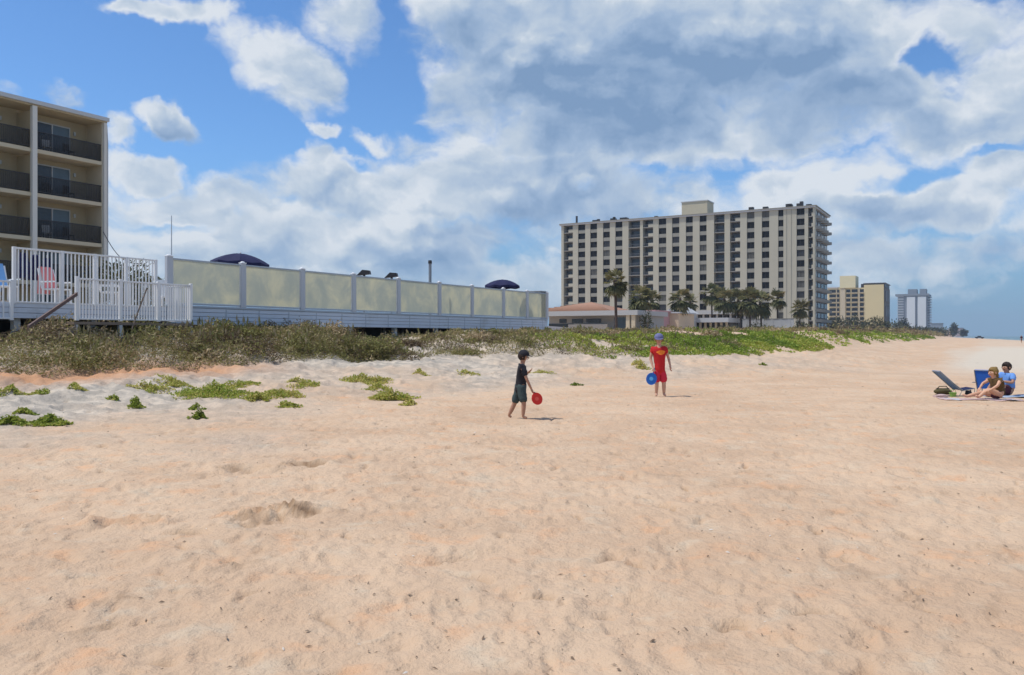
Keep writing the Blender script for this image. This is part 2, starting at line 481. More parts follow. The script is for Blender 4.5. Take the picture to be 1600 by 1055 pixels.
# ------------------------------------------------------------------ sand material
def sand_material():
    m, T, bs = principled('beach_sand')
    tcn = T.new('ShaderNodeTexCoord'); P = tcn.outputs['Object']
    a_g = T.new('ShaderNodeAttribute'); a_g.attribute_name = 'pale'
    a_o = T.new('ShaderNodeAttribute'); a_o.attribute_name = 'rust'
    a_w = T.new('ShaderNodeAttribute'); a_w.attribute_name = 'wet'
    big = T.noise(P, 0.35, 5, 0.6, 0.4)
    mid = T.noise(P, 2.2, 6, 0.62, 0.15)
    fin = T.noise(P, 38.0, 6, 0.75)
    c = T.mix(T.ramp(big, 0.35, 0.65), (0.545, 0.38, 0.252, 1), (0.625, 0.456, 0.312, 1))
    c = T.mix(T.ramp(mid, 0.52, 0.72, 0, 0.75), c, (0.66, 0.385, 0.22, 1))
    c = T.mix(T.ramp(mid, 0.47, 0.28, 0, 0.60), c, (0.60, 0.50, 0.37, 1))
    pale = T.mix(T.ramp(mid, 0.4, 0.65), (0.38, 0.34, 0.285, 1), (0.60, 0.52, 0.42, 1))
    c = T.mix(a_g.outputs['Fac'], c, pale)
    c = T.mix(a_o.outputs['Fac'], c, (0.55, 0.28, 0.14, 1))
    c = T.mix(a_w.outputs['Fac'], c, (0.60, 0.54, 0.44, 1))
    a_d = T.new('ShaderNodeAttribute'); a_d.attribute_name = 'damp_shade'
    c = T.mix(a_d.outputs['Fac'], c, (0.22, 0.13, 0.07, 1))  # damp heaps and hollows, plus dent shade put into the colour
    # shell grit, darker coarse grains, wrack
    grit = T.ramp(fin, 0.60, 0.78, 0, 0.32)
    c = T.mix(grit, c, (0.33, 0.21, 0.13, 1))
    lite = T.ramp(T.noise(P, 60.0, 4, 0.7), 0.62, 0.8, 0, 0.3)
    c = T.mix(lite, c, (0.78, 0.68, 0.56, 1))
    wr = T.noise(P, 7.0, 6, 0.8, 1.0)
    c = T.mix(T.ramp(wr, 0.66, 0.74, 0, 0.35), c, (0.26, 0.18, 0.12, 1))
    spk = T.noise(P, 16.0, 3, 0.55, 0.6)
    c = T.mix(T.ramp(spk, 0.68, 0.76, 0, 0.55), c, (0.24, 0.155, 0.10, 1))
    T.l.new(c, bs.inputs['Base Color'])
    bs.inputs['Roughness'].default_value = 0.95
    bs.inputs['Specular IOR Level'].default_value = 0.12
    hn = T.math('ADD', T.math('MULTIPLY', T.noise(P, 9.0, 5, 0.65), 0.045), T.math('MULTIPLY', fin, 0.009))
    hn = T.math('ADD', hn, T.math('MULTIPLY', T.noise(P, 3.4, 4, 0.6, 0.0), 0.05))
    b = T.new('ShaderNodeBump'); b.inputs['Strength'].default_value = 0.9; b.inputs['Distance'].default_value = 1.0
    T.l.new(hn, b.inputs['Height']); T.l.new(b.outputs[0], bs.inputs['Normal'])
    return m


def build_beach():
    na, nr = 1050, 820
    oy = -4.0
    th = np.linspace(R(-52), R(52), na)
    t = np.linspace(0, 1, nr)
    r = 5.5 * np.exp(np.log(5200 / 5.5) * t ** 1.42)
    TH, RR = np.meshgrid(th, r)
    X = np.sin(TH) * RR; Y = np.cos(TH) * RR + oy
    Z = ground_fine(X, Y)
    d = edge_d(X, Y); u, v = uv(X, Y)
    pale = np.clip((d + 9.8 - np.clip((u - 12) / 14, 0, 1) * 3.2 + fbm(X * 0.35, Y * 0.35, 61, 4) * 11) / 6.5, 0, 1) * np.clip((50 - u) / 26, 0.15, 1)
    rust = np.clip(1 - np.abs(d + 0.6) / 1.9, 0, 1) * np.clip((19.5 - u) / 4, 0, 1)
    streak = np.clip(fbm(u * 0.02, v * 0.25, 65, 3) * 4, 0, 1) * np.clip((v + 4) / 4, 0, 1) * np.clip((u - 28) / 20, 0, 1)
    wet = np.clip((v + 4.0 + fbm(u * .02, v * .3, 66, 3) * 7) / 3, 0, 0.85) * np.clip((u - 32) / 14, 0, 1) * np.clip((150 - u) / 60 + .35, .35, 1)
    rust = np.clip(rust + streak * 0.30, 0, 0.9)
    damp_shade = np.zeros_like(X)
    rough_ = fbm(X * 7, Y * 7, 97, 3) * 2 + fbm(X * 20, Y * 20, 98, 2)
    for (c, rad, amp), k in zip(HEAPS + HOLLOWS, (.8, .45, .8, .8, .4)):
        q = np.hypot((X - c.x) / 1.5, Y - c.y) / rad
        damp_shade = np.maximum(damp_shade, np.clip(1.25 - q + rough_ * 1.2, 0, 1) * (q < 1.9) * k)
    s2 = np.clip(-pits(X + fbm(X * 1.7, Y * 1.7, 71, 2) * 0.35, Y + fbm(X * 1.7 + 9, Y * 1.7, 72, 2) * 0.35, 0.36, 505, 0.24, 2.6) - .4, 0, 1)
    damp_shade = np.maximum(damp_shade, s2 * 1.1 * np.clip(1.5 - np.hypot(X, Y) / 26, 0, 1))  # shade inside the small dents, painted into the sand colour
    spots = -pits(X + fbm(X * 3, Y * 3, 111, 2) * .3, Y, 0.62, 404, 0.20, 2.2)
    damp_shade = np.maximum(damp_shade, np.clip(spots, 0, 1) * 0.34 * np.clip(1.4 - np.hypot(X, Y) / 22, 0, 1) * (rough_ > -.1))  # oval dark marks in the colour only, without relief beneath
    V = np.stack([X, Y, Z], -1).reshape(-1, 3)
    i = np.arange(na * nr).reshape(nr, na)
    Fq = np.stack([i[:-1, :-1], i[:-1, 1:], i[1:, 1:], i[1:, :-1]], -1).reshape(-1, 4)
    me = npmesh('beach', V, Fq, sand_material(), {'pale': pale, 'rust': rust, 'wet': wet, 'damp_shade': damp_shade}, smooth=True)
    o = link('beach', me); tag(o, kind='structure')
    # the land behind and beside the camera
    gx = np.linspace(-300, 300, 120); gy = np.linspace(-300, 3.0, 90)
    X, Y = np.meshgrid(gx, gy)
    Z = ground_np(X, Y) - 0.06
    V = np.stack([X, Y, Z], -1).reshape(-1, 3)
    i = np.arange(X.size).reshape(X.shape)
    Fq = np.stack([i[:-1, :-1], i[:-1, 1:], i[1:, 1:], i[1:, :-1]], -1).reshape(-1, 4)
    z0 = np.zeros(X.size)
    keep = ~((np.abs(V[Fq][:, :, 0]).max(1) < 16) & (V[Fq][:, :, 1].min(1) > 0.2))
    me = npmesh('shore', V, Fq[keep], bpy.data.materials['beach_sand'], {'pale': z0, 'rust': z0, 'wet': z0}, smooth=True)
    tag(link('shore', me), kind='structure')


build_beach()

# sea
def build_sea():
    m, T, bs = principled('sea_water')
    tcn = T.new('ShaderNodeTexCoord'); P = tcn.outputs['Object']
    n = T.noise(P, 0.03, 5, 0.6)
    T.l.new(T.mix(n, (0.05, 0.14, 0.17, 1), (0.10, 0.22, 0.24, 1)), bs.inputs['Base Color'])
    bs.inputs['Roughness'].default_value = 0.35
    b = T.new('ShaderNodeBump'); b.inputs['Strength'].default_value = 0.8; b.inputs['Distance'].default_value = 0.5
    T.l.new(T.noise(P, 0.6, 6, 0.6), b.inputs['Height']); T.l.new(b.outputs[0], bs.inputs['Normal'])
    mb = MB()
    S = 16000
    mb.faces([(-S, -S, 0), (S, -S, 0), (S, S, 0), (-S, S, 0)], [(0, 1, 2, 3)])
    o = mb.build('sea', m, loc=(0, 0, -1.45)); tag(o, kind='structure')
    fm = mat('sea_foam', (0.75, 0.77, 0.76), 0.9, 0.1)
    # two broken lines of surf that run along the shore
    mb = MB()
    for v0, w in ((41, 1.6), (47, 2.4), (56, 2.0)):
        u0 = -40
        while u0 < 2600:
            L = random.uniform(18, 70)
            if random.random() < 0.72:
                n = 8; a = []; c = []
                for k in range(n + 1):
                    uu = u0 + L * k / n
                    ww = w * math.sin(math.pi * k / n) * random.uniform(.6, 1.1)
                    mid = v0 - 42 * max(0, (uu - 200) / 800) ** 1.25 + 1.4 * math.sin(uu * 0.021) + random.uniform(-.3, .3)
                    a.append(xy(uu, mid - ww / 2)); c.append(xy(uu, mid + ww / 2))
                vs = [(p[0], p[1], 0.02) for p in a] + [(p[0], p[1], 0.02) for p in c]
                mb.faces(vs, [(k, k + 1, n + 2 + k, n + 1 + k) for k in range(n)])
            u0 += L * random.uniform(.8, 1.4)
    o = mb.build('surf', fm, loc=(0, 0, -1.43)); tag(o, kind='stuff', label='white broken surf lines along the shore', cat='surf')
build_sea()

# ------------------------------------------------------------------ shared finishes
M_white = mat('white_vinyl', (0.78, 0.79, 0.79), 0.45, 0.08, 3, dirt=(0.45, 0.44, 0.40), dirt_amt=0.35)
M_skirt = mat('pale_blue_painted_boards', (0.58, 0.64, 0.72), 0.6, 0.08, 2, dirt=(0.33, 0.36, 0.36), dirt_amt=0.45)
M_trim = mat('grey_blue_trim', (0.40, 0.46, 0.52), 0.55, 0.08, 3)
M_wood = mat('weathered_timber', (0.22, 0.17, 0.13), 0.85, 0.25, 5)
M_pile = mat('pale_timber_pile', (0.50, 0.52, 0.52), 0.8, 0.2, 5)
M_dark = mat('dark_metal', (0.035, 0.032, 0.035), 0.5, 0.2)
M_navy = mat('navy_canvas', (0.011, 0.013, 0.060), 0.85, 0.2, 3)
M_beige = mat('beige_stucco', (0.46, 0.385, 0.25), 0.9, 0.07, 1.2, bump=0.3, dirt=(0.36, 0.31, 0.22), dirt_amt=0.35)
M_cream = mat('cream_stucco', (0.54, 0.47, 0.34), 0.9, 0.07, 1.2, dirt=(0.45, 0.4, 0.3), dirt_amt=0.3)
M_fascia = mat('pale_grey_fascia', (0.52, 0.54, 0.55), 0.6, 0.06, 1.0)
M_col = mat('off_white_post_paint', (0.66, 0.64, 0.58), 0.6, 0.06, 1.0)


def glassmat(name, col, rough=0.12):
    m, T, bs = principled(name)
    tcn = T.new('ShaderNodeTexCoord')
    n = T.noise(tcn.outputs['Object'], 1.1, 3, 0.6)
    T.l.new(T.mix(n, (*[c * .6 for c in col], 1), (*[c * 1.5 for c in col], 1)), bs.inputs['Base Color'])
    bs.inputs['Roughness'].default_value = rough; bs.inputs['Specular IOR Level'].default_value = 0.6
    return m
M_glass = glassmat('dark_window_glass', (0.016, 0.019, 0.024), 0.2)
M_curtain = glassmat('curtained_glass', (0.09, 0.13, 0.16), 0.3)


def frosted():
    m, T, bs = principled('frosted_screen_panel')
    tcn = T.new('ShaderNodeTexCoord')
    oi = T.new('ShaderNodeObjectInfo')
    off = T.vmath('MULTIPLY', oi.outputs['Location'], (1.0, 1.0, 1.0))
    p = T.vmath('ADD', tcn.outputs['Object'], off)
    n = T.noise(p, 0.9, 5, 0.65, 0.4)
    c = T.mix(T.ramp(n, 0.35, 0.7), (0.60, 0.62, 0.55, 1), (0.84, 0.80, 0.62, 1))
    df = T.new('ShaderNodeBsdfDiffuse'); T.l.new(c, df.inputs[0])
    tr = T.new('ShaderNodeBsdfTranslucent'); T.l.new(c, tr.inputs[0])
    gl = T.new('ShaderNodeBsdfGlossy'); gl.inputs['Roughness'].default_value = 0.25; gl.inputs[0].default_value = (1, 1, 1, 1)
    tp = T.new('ShaderNodeBsdfTransparent'); tp.inputs[0].default_value = (0.85, 0.86, 0.80, 1)
    m1 = T.new('ShaderNodeMixShader'); m1.inputs[0].default_value = 0.62
    T.l.new(df.outputs[0], m1.inputs[1]); T.l.new(tr.outputs[0], m1.inputs[2])
    m2 = T.new('ShaderNodeMixShader'); m2.inputs[0].default_value = 0.05
    T.l.new(m1.outputs[0], m2.inputs[1]); T.l.new(gl.outputs[0], m2.inputs[2])
    m3 = T.new('ShaderNodeMixShader'); m3.inputs[0].default_value = 0.16
    T.l.new(m2.outputs[0], m3.inputs[1]); T.l.new(tp.outputs[0], m3.inputs[2])
    out = [n for n in T.n if n.type == 'OUTPUT_MATERIAL'][0]
    T.l.new(m3.outputs[0], out.inputs[0])
    return m
M_frost = frosted()


def inst(parent, name, me, loc, rz=0.0, scale=None):
    o = bpy.data.objects.new(name, me); COL.objects.link(o); o.parent = parent; o.location = loc
    if rz: o.rotation_euler.z = rz
    if scale: o.scale = scale
    return o


# ------------------------------------------------------------------ raised pool deck
VD = -23.4                       # line of the seaward edge of the deck
DZ, SZ, TZ = 2.47, 1.87, 4.08    # deck level, bottom of skirt, top of screens
U0, U1 = 13.0, 44.8
PX_POSTS = [265, 380, 473, 553, 623, 687, 738, 787, 824, 855]
def u_of(px, v=VD):
    r = (px - CX) / F
    Y = v / (CU * r - SU); X = r * Y
    return SU * X + CU * Y
PU = [u_of(p) for p in PX_POSTS]
U1 = PU[-1] + 0.06

dx, dy = xy(0, VD)
deck = thing('pool_deck', 'raised pool deck faced with pale blue horizontal boards on short piles above the dune', 'deck', (dx, dy, 0), RZ)
MB().box(-14, -0.06, U0 - 3, U1, DZ - 0.14, DZ).build('deck_floor', mat('deck_boards', (0.42, 0.36, 0.30), 0.8, 0.15, 4), deck)
MB().box(-14, -0.2, U0 - 3, U1, DZ - 0.5, DZ - 0.16).build('joist_layer', M_wood, deck)
nb = 4
bh = (DZ - 0.02 - SZ) / nb
for k in range(nb):
    for a, b in zip([PU[0] - 0.1, PU[1], PU[3], PU[5], PU[7]], [PU[1], PU[3], PU[5], PU[7], U1]):
        MB().box(-0.055, 0.0 + 0.004 * (k % 2), a + 0.004, b - 0.004, SZ + k * bh + 0.006, SZ + (k + 1) * bh - 0.006, 0.004).build('skirt_board', M_skirt, deck)
MB().box(-0.07, 0.035, PU[0] - 0.15, U1, DZ - 0.016, DZ + 0.055, 0.006).build('deck_edge_rail', M_trim, deck)
for k in range(nb):
    MB().box(-9, -0.06, U1 + 0.002, U1 + 0.05, SZ + k * bh + 0.006, SZ + (k + 1) * bh - 0.006).build('end_board', M_skirt, deck)
MB().box(-6.2, -6.0, U0 - 3, U1 - .1, 0.3, DZ - 0.51).build('under_deck_dark_sheet', mat('under_deck_shade', (0.12, 0.12, 0.13), 0.9, 0.2, 1), deck)  # added dark sheet that stands in for the shade under the deck
pile = MB().box(-0.09, 0.09, -0.09, 0.09, 0, 1.35).mesh('pile', M_pile)
for k, u in enumerate([U0 + 0.2, 15.5] + PU):
    x, y = xy(u, VD - 0.25)
    inst(deck, 'pile', pile, (-0.25, u, 0.75))
    for vv in (-3.5, -7): inst(deck, 'pile', pile, (vv, u, 0.75))

for k in range(3): MB().box(-0.055, 0.0, U0 - 3, PU[0] - 0.12, SZ + .12 + k * .15 + 0.005, SZ + .12 + (k + 1) * .15 - .005, 0.004).build('skirt_board', M_skirt, deck)
for k, u in enumerate(PU[:-1]):
    for q in (0.25, 0.75):
        uu = u + (PU[k + 1] - u) * q; MB().box(0.005, 0.012, uu - 0.02, uu + 0.02, SZ + 0.03, DZ - 0.05).build('batten', M_trim, deck)
# frosted screen fence on the deck edge
scr = thing('screen_fence', 'long frosted yellowish glass screen with white posts along the pool deck edge', 'fence', (dx, dy, DZ), RZ)
post = MB().box(-0.065, 0.065, -0.115, 0.115, 0.05, TZ - DZ + 0.03, 0.006).mesh('post', mat('shade_grey_post', (0.50, 0.53, 0.57), 0.55, 0.06, 3))  # white posts toned grey, their seaward shade put into the colour
cap_m = MB().box(-0.08, 0.08, -0.12, 0.12, 0, 0.03, 0.005).ell((0, 0, 0.03), (0.07, 0.10, 0.05), 10, 6).mesh('post_cap', mat('bright_white_cap', (0.82, 0.83, 0.84), 0.4, 0.03))
for k, u in enumerate(PU):
    p = inst(scr, 'post', post, (-0.03, u, 0))
    inst(p, 'post_cap', cap_m, (0, 0, TZ - DZ + 0.03))
for a, b in zip(PU, PU[1:]):
    w = b - a - 0.23
    MB().box(-0.008, 0.0, -w / 2 + 0.04, w / 2 - 0.04, 0.14, TZ - DZ - 0.06).build('glass_panel', M_frost, scr, loc=(-0.03, (a + b) / 2, 0))
    MB().box(-0.03, 0.03, -w / 2, w / 2, TZ - DZ - 0.055, TZ - DZ - 0.005, 0.004).build('top_rail', M_trim, scr, loc=(-0.03, (a + b) / 2, 0))
    MB().box(-0.028, 0.028, -w / 2, w / 2, 0.075, 0.135, 0.004).build('bottom_rail', M_trim, scr, loc=(-0.03, (a + b) / 2, 0))
    for s in (-1, 1):
        MB().box(-0.022, 0.022, s * (w / 2 - 0.02) - 0.018, s * (w / 2 - 0.02) + 0.018, 0.137, TZ - DZ - 0.057).build('panel_frame', M_white, scr, loc=(-0.03, (a + b) / 2, 0))


def picket_fence(name, label, group, u0, u1, v, z0, z1, posts, step=0.115, pw=0.036, postz=None, capped=True, below=0.0):
    x, y = xy(u0, v)
    t = thing(name, label, 'fence', (x, y, z0), RZ, group)
    h = z1 - z0; L = u1 - u0
    pm = MB().box(-0.011, 0.011, -pw / 2, pw / 2, 0.05, h - 0.045).mesh('picket', M_white)
    n = int(L / step)
    for k in range(n + 1):
        yy = k * L / max(1, n)
        if min(abs(yy - (q - u0)) for q in posts) < 0.07: continue
        inst(t, 'picket', pm, (0, yy, 0))
    MB().box(-0.028, 0.028, 0.0, L, h - 0.05, h, 0.004).build('top_rail', M_white, t)
    MB().box(-0.026, 0.026, 0.0, L, 0.03, 0.075, 0.004).build('bottom_rail', M_white, t)
    for q in posts:
        hz = (postz or h + 0.06)
        p = MB().box(-0.045, 0.045, -0.045, 0.045, -below, hz, 0.005).build('post', M_white, t, loc=(0, q - u0, 0))
        if capped: inst(p, 'post_cap', cap_m, (0, 0, hz))
    return t


pf = [u_of(22), u_of(97), u_of(148), u_of(197), u_of(243)]
picket_fence('picket_fence', 'tall white picket fence along the deck in front of the hotel', None, pf[0], pf[-1], VD, DZ - 0.08, TZ - 0.12, pf, 0.118, 0.032, TZ - 0.12 - DZ + 0.085, False)
VL = -22.2
lf = [u_of(120, VL), u_of(188, VL), u_of(247, VL), u_of(298, VL)]
landing = thing('stair_landing', 'low timber landing on posts in front of the tall picket fence', 'landing', (*xy(lf[0], VL), 0), RZ)
MB().box(-1.14, 0.03, -0.1, lf[-1] - lf[0] + 0.06, 1.82, 1.90).build('landing_floor', M_wood, landing)
for q in lf:
    for vv in (-1.0, -0.02): MB().box(vv - 0.05, vv + 0.05, q - lf[0] - 0.05, q - lf[0] + 0.05, 0.7, 1.815).build('landing_post', M_pile, landing)
picket_fence('picket_fence', 'lower white picket railing round the stair landing in front of the deck', None, lf[0], lf[-1], VL, 1.93, 3.13, lf, 0.092, 0.03, 1.24, False)
# return of the low railing towards the deck
x, y = xy(lf[-1], VD + 0.1)
rt = thing('end_railing', 'short return of the low white railing beside the first glass panel', 'railing', (x, y, 1.93), RZ)
for k in range(10): MB().box(k * 0.1 + .03, k * 0.1 + 0.066, -0.011, 0.011, 0.05, 1.155).build('picket', M_white, rt)
MB().box(0, 1.0, -0.026, 0.026, 1.16, 1.2).build('top_rail', M_white, rt); MB().box(0, 1.0, -0.026, 0.026, 0.03, 0.07).build('bottom_rail', M_white, rt)
# far left low piece
fl0, fl1 = u_of(-75), u_of(17)
picket_fence('picket_fence', 'short low white railing at the far left edge, beyond the stair', None, fl0, fl1, VD + 0.02, 1.93, 3.02, [fl0, (fl0 + fl1) / 2, fl1], 0.2, 0.04, 1.12, False)

# stair down to the sand with dark handrails
st = thing('beach_stair', 'weathered stair with a sloping dark handrail going down from the landing', 'stair', (*xy(lf[0] - 0.05, VL), 0), RZ)
for k in range(5):
    MB().box(-1.1, 0.0, -0.30 * (k + 1), -0.30 * k - 0.02, 1.90 - 0.17 * (k + 1) - 0.045, 1.90 - 0.17 * (k + 1)).build('tread', M_wood, st)
for vv in (0.04, -1.12):
    MB().poly([(vv - 0.02, 0, 1.80), (vv - 0.02, -1.5, 0.95), (vv - 0.02, -1.5, 0.75), (vv - 0.02, 0, 1.58)], (0.04, 0, 0)).build('stringer', M_wood, st)
M_rail = mat('brown_handrail', (0.13, 0.085, 0.075), 0.6, 0.2)
MB().poly([(0.03, 0.0, 2.62), (0.03, 0.0, 2.72), (0.03, -1.35, 1.78), (0.03, -1.35, 1.68)], (0.09, 0, 0)).build('handrail', M_rail, st)
MB().box(0.045, 0.105, -1.30, -1.24, 0.8, 1.72).build('rail_post', M_wood, st)
MB().tube([(0.1, 1.62, 1.0), (0.12, 1.70, 1.75), (0.10, 2.02, 2.5), (0.05, 2.25, 2.95)], 0.022, 6).build('leaning_pole', M_wood, st)


# ------------------------------------------------------------------ umbrellas behind the screens
def umbrella(px, Y, ztop, R_, label, tilt=0.0):
    x = (px - CX) / F * Y
    t = thing('patio_umbrella', label, 'umbrella', (x, Y, DZ), 0.3, 'navy patio umbrellas on the pool deck')
    H = ztop - DZ
    mb = MB(); n = 8; segs = 6
    rings = []
    drop = 0.36 * R_ / 1.1
    for j in range(segs + 1):
        f = j / segs
        ring = []
        for k in range(n * 2):
            a = 2 * math.pi * k / (n * 2)
            rr = R_ * f * (1.0 if k % 2 == 0 else 0.955)
            z = H - drop * (f ** 1.9) - (0.05 * f if k % 2 else 0)
            ring.append(mb.bm.verts.new((rr * math.cos(a), rr * math.sin(a), z)) if j else None)
        rings.append(ring)
    top = mb.bm.verts.new((0, 0, H))
    for k in range(n * 2): mb.bm.faces.new((top, rings[1][k], rings[1][(k + 1) % (n * 2)]))
    for j in range(1, segs):
        for k in range(n * 2): mb.bm.faces.new((rings[j][k], rings[j + 1][k], rings[j + 1][(k + 1) % (n * 2)], rings[j][(k + 1) % (n * 2)]))
    low = [mb.bm.verts.new((v.co.x, v.co.y, v.co.z - 0.13)) for v in rings[segs]]
    for k in range(n * 2): mb.bm.faces.new((rings[segs][k], low[k], low[(k + 1) % (n * 2)], rings[segs][(k + 1) % (n * 2)]))
    c = mb.build('canopy', M_navy, t)
    MB().tube([(0, 0, 0), (0, 0, H + 0.02)], 0.022, 8).build('pole', M_white, t)
    for k in range(8):
        a = 2 * math.pi * k / 8
        MB().tube([(0, 0, H - 0.35), (0.55 * R_ * math.cos(a), 0.55 * R_ * math.sin(a), H - drop * 0.33 - 0.02)], 0.008, 4).build('rib', M_white, t)
    MB().tube([(0, 0, 0), (0, 0, 0.06)], [0.26, 0.24], 14).build('base', M_dark, t)
    MB().ell((0, 0, H + 0.03), (0.03, 0.03, 0.04), 8, 6).build('finial', M_white, t)
    t.rotation_euler = (0, tilt, 0.3)
    return t
umbrella(371, 33.5, 1.5 + 129 / F * 33.5, 1.14, 'larger open navy umbrella over the second glass panel from the left', 0.05)
umbrella(785, 48.6, 1.5 + 88 / F * 48.6, 1.06, 'smaller open navy umbrella above the right part of the glass screen')

# floodlights, pipe and box showing above the screens
for px, Y, zt, lab in ((569, 38.5, 1.5 + 101 / F * 38.5, 'dark floodlight head above the third post, left one of the pair'), (612, 40.5, 1.5 + 97 / F * 40.5, 'dark floodlight head just left of the white post cap, right one of the pair')):
    x = (px - CX) / F * Y
    t = thing('floodlight', lab, 'floodlight', (x, Y, DZ), RZ + 0.4, 'floodlights above the glass screen')
    MB().tube([(0, 0, 0), (0, 0, zt - DZ - 0.12)], 0.035, 8).build('pole', M_dark, t)
    MB().poly([(-0.34, -0.12, zt - DZ - 0.20), (0.30, -0.12, zt - DZ - 0.14), (0.26, -0.12, zt - DZ + 0.03), (-0.06, -0.12, zt - DZ + 0.06)], (0, 0.26, 0)).build('lamp_head', M_dark, t)
    MB().box(-0.05, 0.05, -0.04, 0.04, zt - DZ - 0.24, zt - DZ - 0.15).build('bracket', M_dark, t)
Y = 41.5; x = (672 - CX) / F * Y
t = thing('vent_pipe', 'slim grey pipe standing up behind the glass screen', 'pipe', (x, Y, DZ))
MB().tube([(0, 0, 0), (0, 0, 1.5 + 117 / F * Y - DZ)], 0.075, 10).build('pipe', mat('galvanised_pipe', (0.22, 0.25, 0.29), 0.5, 0.1), t)
MB().tube([(0, 0, 1.5 + 113 / F * Y - DZ), (0, 0, 1.5 + 118 / F * Y - DZ)], [0.1, 0.09], 10).build('cap', M_dark, t)
Y = 50.5; x = (838 - CX) / F * Y
t = thing('equipment_box', 'flat grey box top just above the last glass panel at the right end', 'box', (x, Y, DZ), RZ)
MB().box(-0.5, 0.5, -0.4, 0.4, 0, 1.66, 0.02).build('cabinet', M_trim, t); MB().box(-0.56, 0.56, -0.46, 0.46, 1.662, 1.74, 0.02).build('lid', mat('grey_lid', (0.2, 0.22, 0.25), .6), t)
Y = 31.0; x = (268 - CX) / F * Y
t = thing('antenna_mast', 'very thin tall mast above the left end of the glass screen', 'mast', (x, Y, DZ))
MB().tube([(0, 0, 0), (0, 0, 1.5 + 188 / F * Y - DZ)], [0.03, 0.014], 6).build('mast', M_trim, t)
MB().box(-0.07, 0.07, -0.07, 0.07, 0, 0.5).build('mast_base', M_trim, t)

# things standing on the deck behind the pickets
M_pink = mat('pink_towelling', (0.75, 0.22, 0.22), 0.95, 0.15, 8)
M_blue = mat('blue_canvas', (0.05, 0.13, 0.42), 0.9, 0.15, 8)
M_aqua = mat('light_blue_towelling', (0.20, 0.42, 0.75), 0.95, 0.15, 8)


def closed_umbrella(px, v, lab, h=2.35):
    u = u_of(px, v); x, y = xy(u, v)
    t = thing('closed_umbrella', lab, 'umbrella', (x, y, DZ), 0, 'folded navy umbrellas behind the picket fence')
    MB().tube([(0, 0, 0), (0, 0, h + 0.1)], 0.02, 6).build('pole', M_white, t)
    MB().tube([(0, 0, 0.75), (0, 0, 0.9), (0, 0, 1.5), (0, 0, h)], [0.16, 0.19, 0.13, 0.03], 10).build('canopy', M_navy, t)
    MB().tube([(0, 0, 0), (0, 0, 0.06)], [0.24, 0.22], 12).build('base', M_dark, t)
closed_umbrella(36, -25.0, 'folded navy umbrella behind the left end of the tall picket fence', 1.5)
closed_umbrella(55, -25.6, 'folded navy umbrella second from the left behind the tall pickets', 1.55)
closed_umbrella(74, -26.1, 'folded navy umbrella third from the left behind the tall pickets', 1.5)


def deck_chair(px, v, lab, drape=None, rz=0.0):
    u = u_of(px, v); x, y = xy(u, v)
    t = thing('deck_chair', lab, 'chair', (x, y, DZ), RZ + rz, 'chairs on the pool deck')
    MB().box(-0.28, 0.28, -0.27, 0.27, 0.40, 0.44, 0.01).build('seat', M_white, t)
    MB().poly([(-0.28, 0.25, 0.44), (0.28, 0.25, 0.44), (0.28, 0.42, 1.05), (-0.28, 0.42, 1.05)], (0, 0.03, 0)).build('backrest', M_white, t)
    for sx in (-1, 1):
        for sy in (-1, 1): MB().box(sx * 0.26 - 0.02, sx * 0.26 + 0.02, sy * 0.24 - 0.02, sy * 0.24 + 0.02, 0, 0.40).build('leg', M_white, t)
        MB().box(sx * 0.3 - 0.02, sx * 0.3 + 0.02, -0.27, 0.3, 0.62, 0.66).build('armrest', M_white, t)
    if drape:
        x2, y2 = x, y
        o = MB().poly([(-0.22, 0.21, 0.45), (0.22, 0.21, 0.45), (0.2, 0.40, 1.08), (-0.2, 0.40, 1.08)], (0, -0.015, 0)).poly([(-0.2, 0.47, 1.09), (0.2, 0.47, 1.09), (0.22, 0.50, 0.3), (-0.22, 0.50, 0.3)], (0, 0.015, 0)).poly([(-0.2, 0.385, 1.085), (0.2, 0.385, 1.085), (0.2, 0.485, 1.095), (-0.2, 0.485, 1.095)], (0, 0, 0.015)).build('towel', drape[1], None, loc=(x, y, DZ), rz=RZ + rz)
        tag(o, drape[0], 'towel')
deck_chair(88, -24.3, 'white deck chair under the pink towel behind the tall pickets', ('bright pink towel hung over a deck chair behind the tall picket fence', M_pink), 1.75)
deck_chair(6, -24.2, 'white deck chair under the blue towel at the far left', ('light blue towel hung over a deck chair at the far left railing', M_aqua), 1.6)
deck_chair(172, -24.5, 'plain white deck chair behind the middle of the low railing', None, 2.6)
deck_chair(262, -25.5, 'plain white deck chair close to the first glass panel', None, 1.2)
deck_chair(430, -25.5, 'white deck chair standing behind the frosted screen', None, 2.2)
# potted palms / shrubs on the deck seen through the pickets
M_leafdeck = leafmat('dull_green_leaves', [(0, (0.035, 0.045, 0.02)), (0.5, (0.09, 0.10, 0.04)), (1, (0.17, 0.14, 0.07))])


def leaf_cloud(pts, size, asp=0.45, seed=0, up=0.0):
    """diamond leaves with random tilt at the given points"""
    g = np.random.default_rng(seed)
    n = len(pts)
    d = g.normal(size=(n, 3)); d[:, 2] = d[:, 2] * (1 - up) + up * 2.0
    d /= np.linalg.norm(d, axis=1, keepdims=True)
    a = g.normal(size=(n, 3)); s = np.cross(d, a); s /= np.linalg.norm(s, axis=1, keepdims=True) + 1e-9
    size = np.broadcast_to(size, (n,)) * g.uniform(0.6, 1.3, n)
    L = d * size[:, None] * 0.5; Wd = s * (size * asp * 0.5)[:, None]
    V = np.stack([pts - L, pts + Wd, pts + L, pts - Wd], 1).reshape(-1, 3)
    Fq = np.arange(4 * n).reshape(n, 4)
    tone = np.repeat(g.random(n), 4)
    return V, Fq, tone


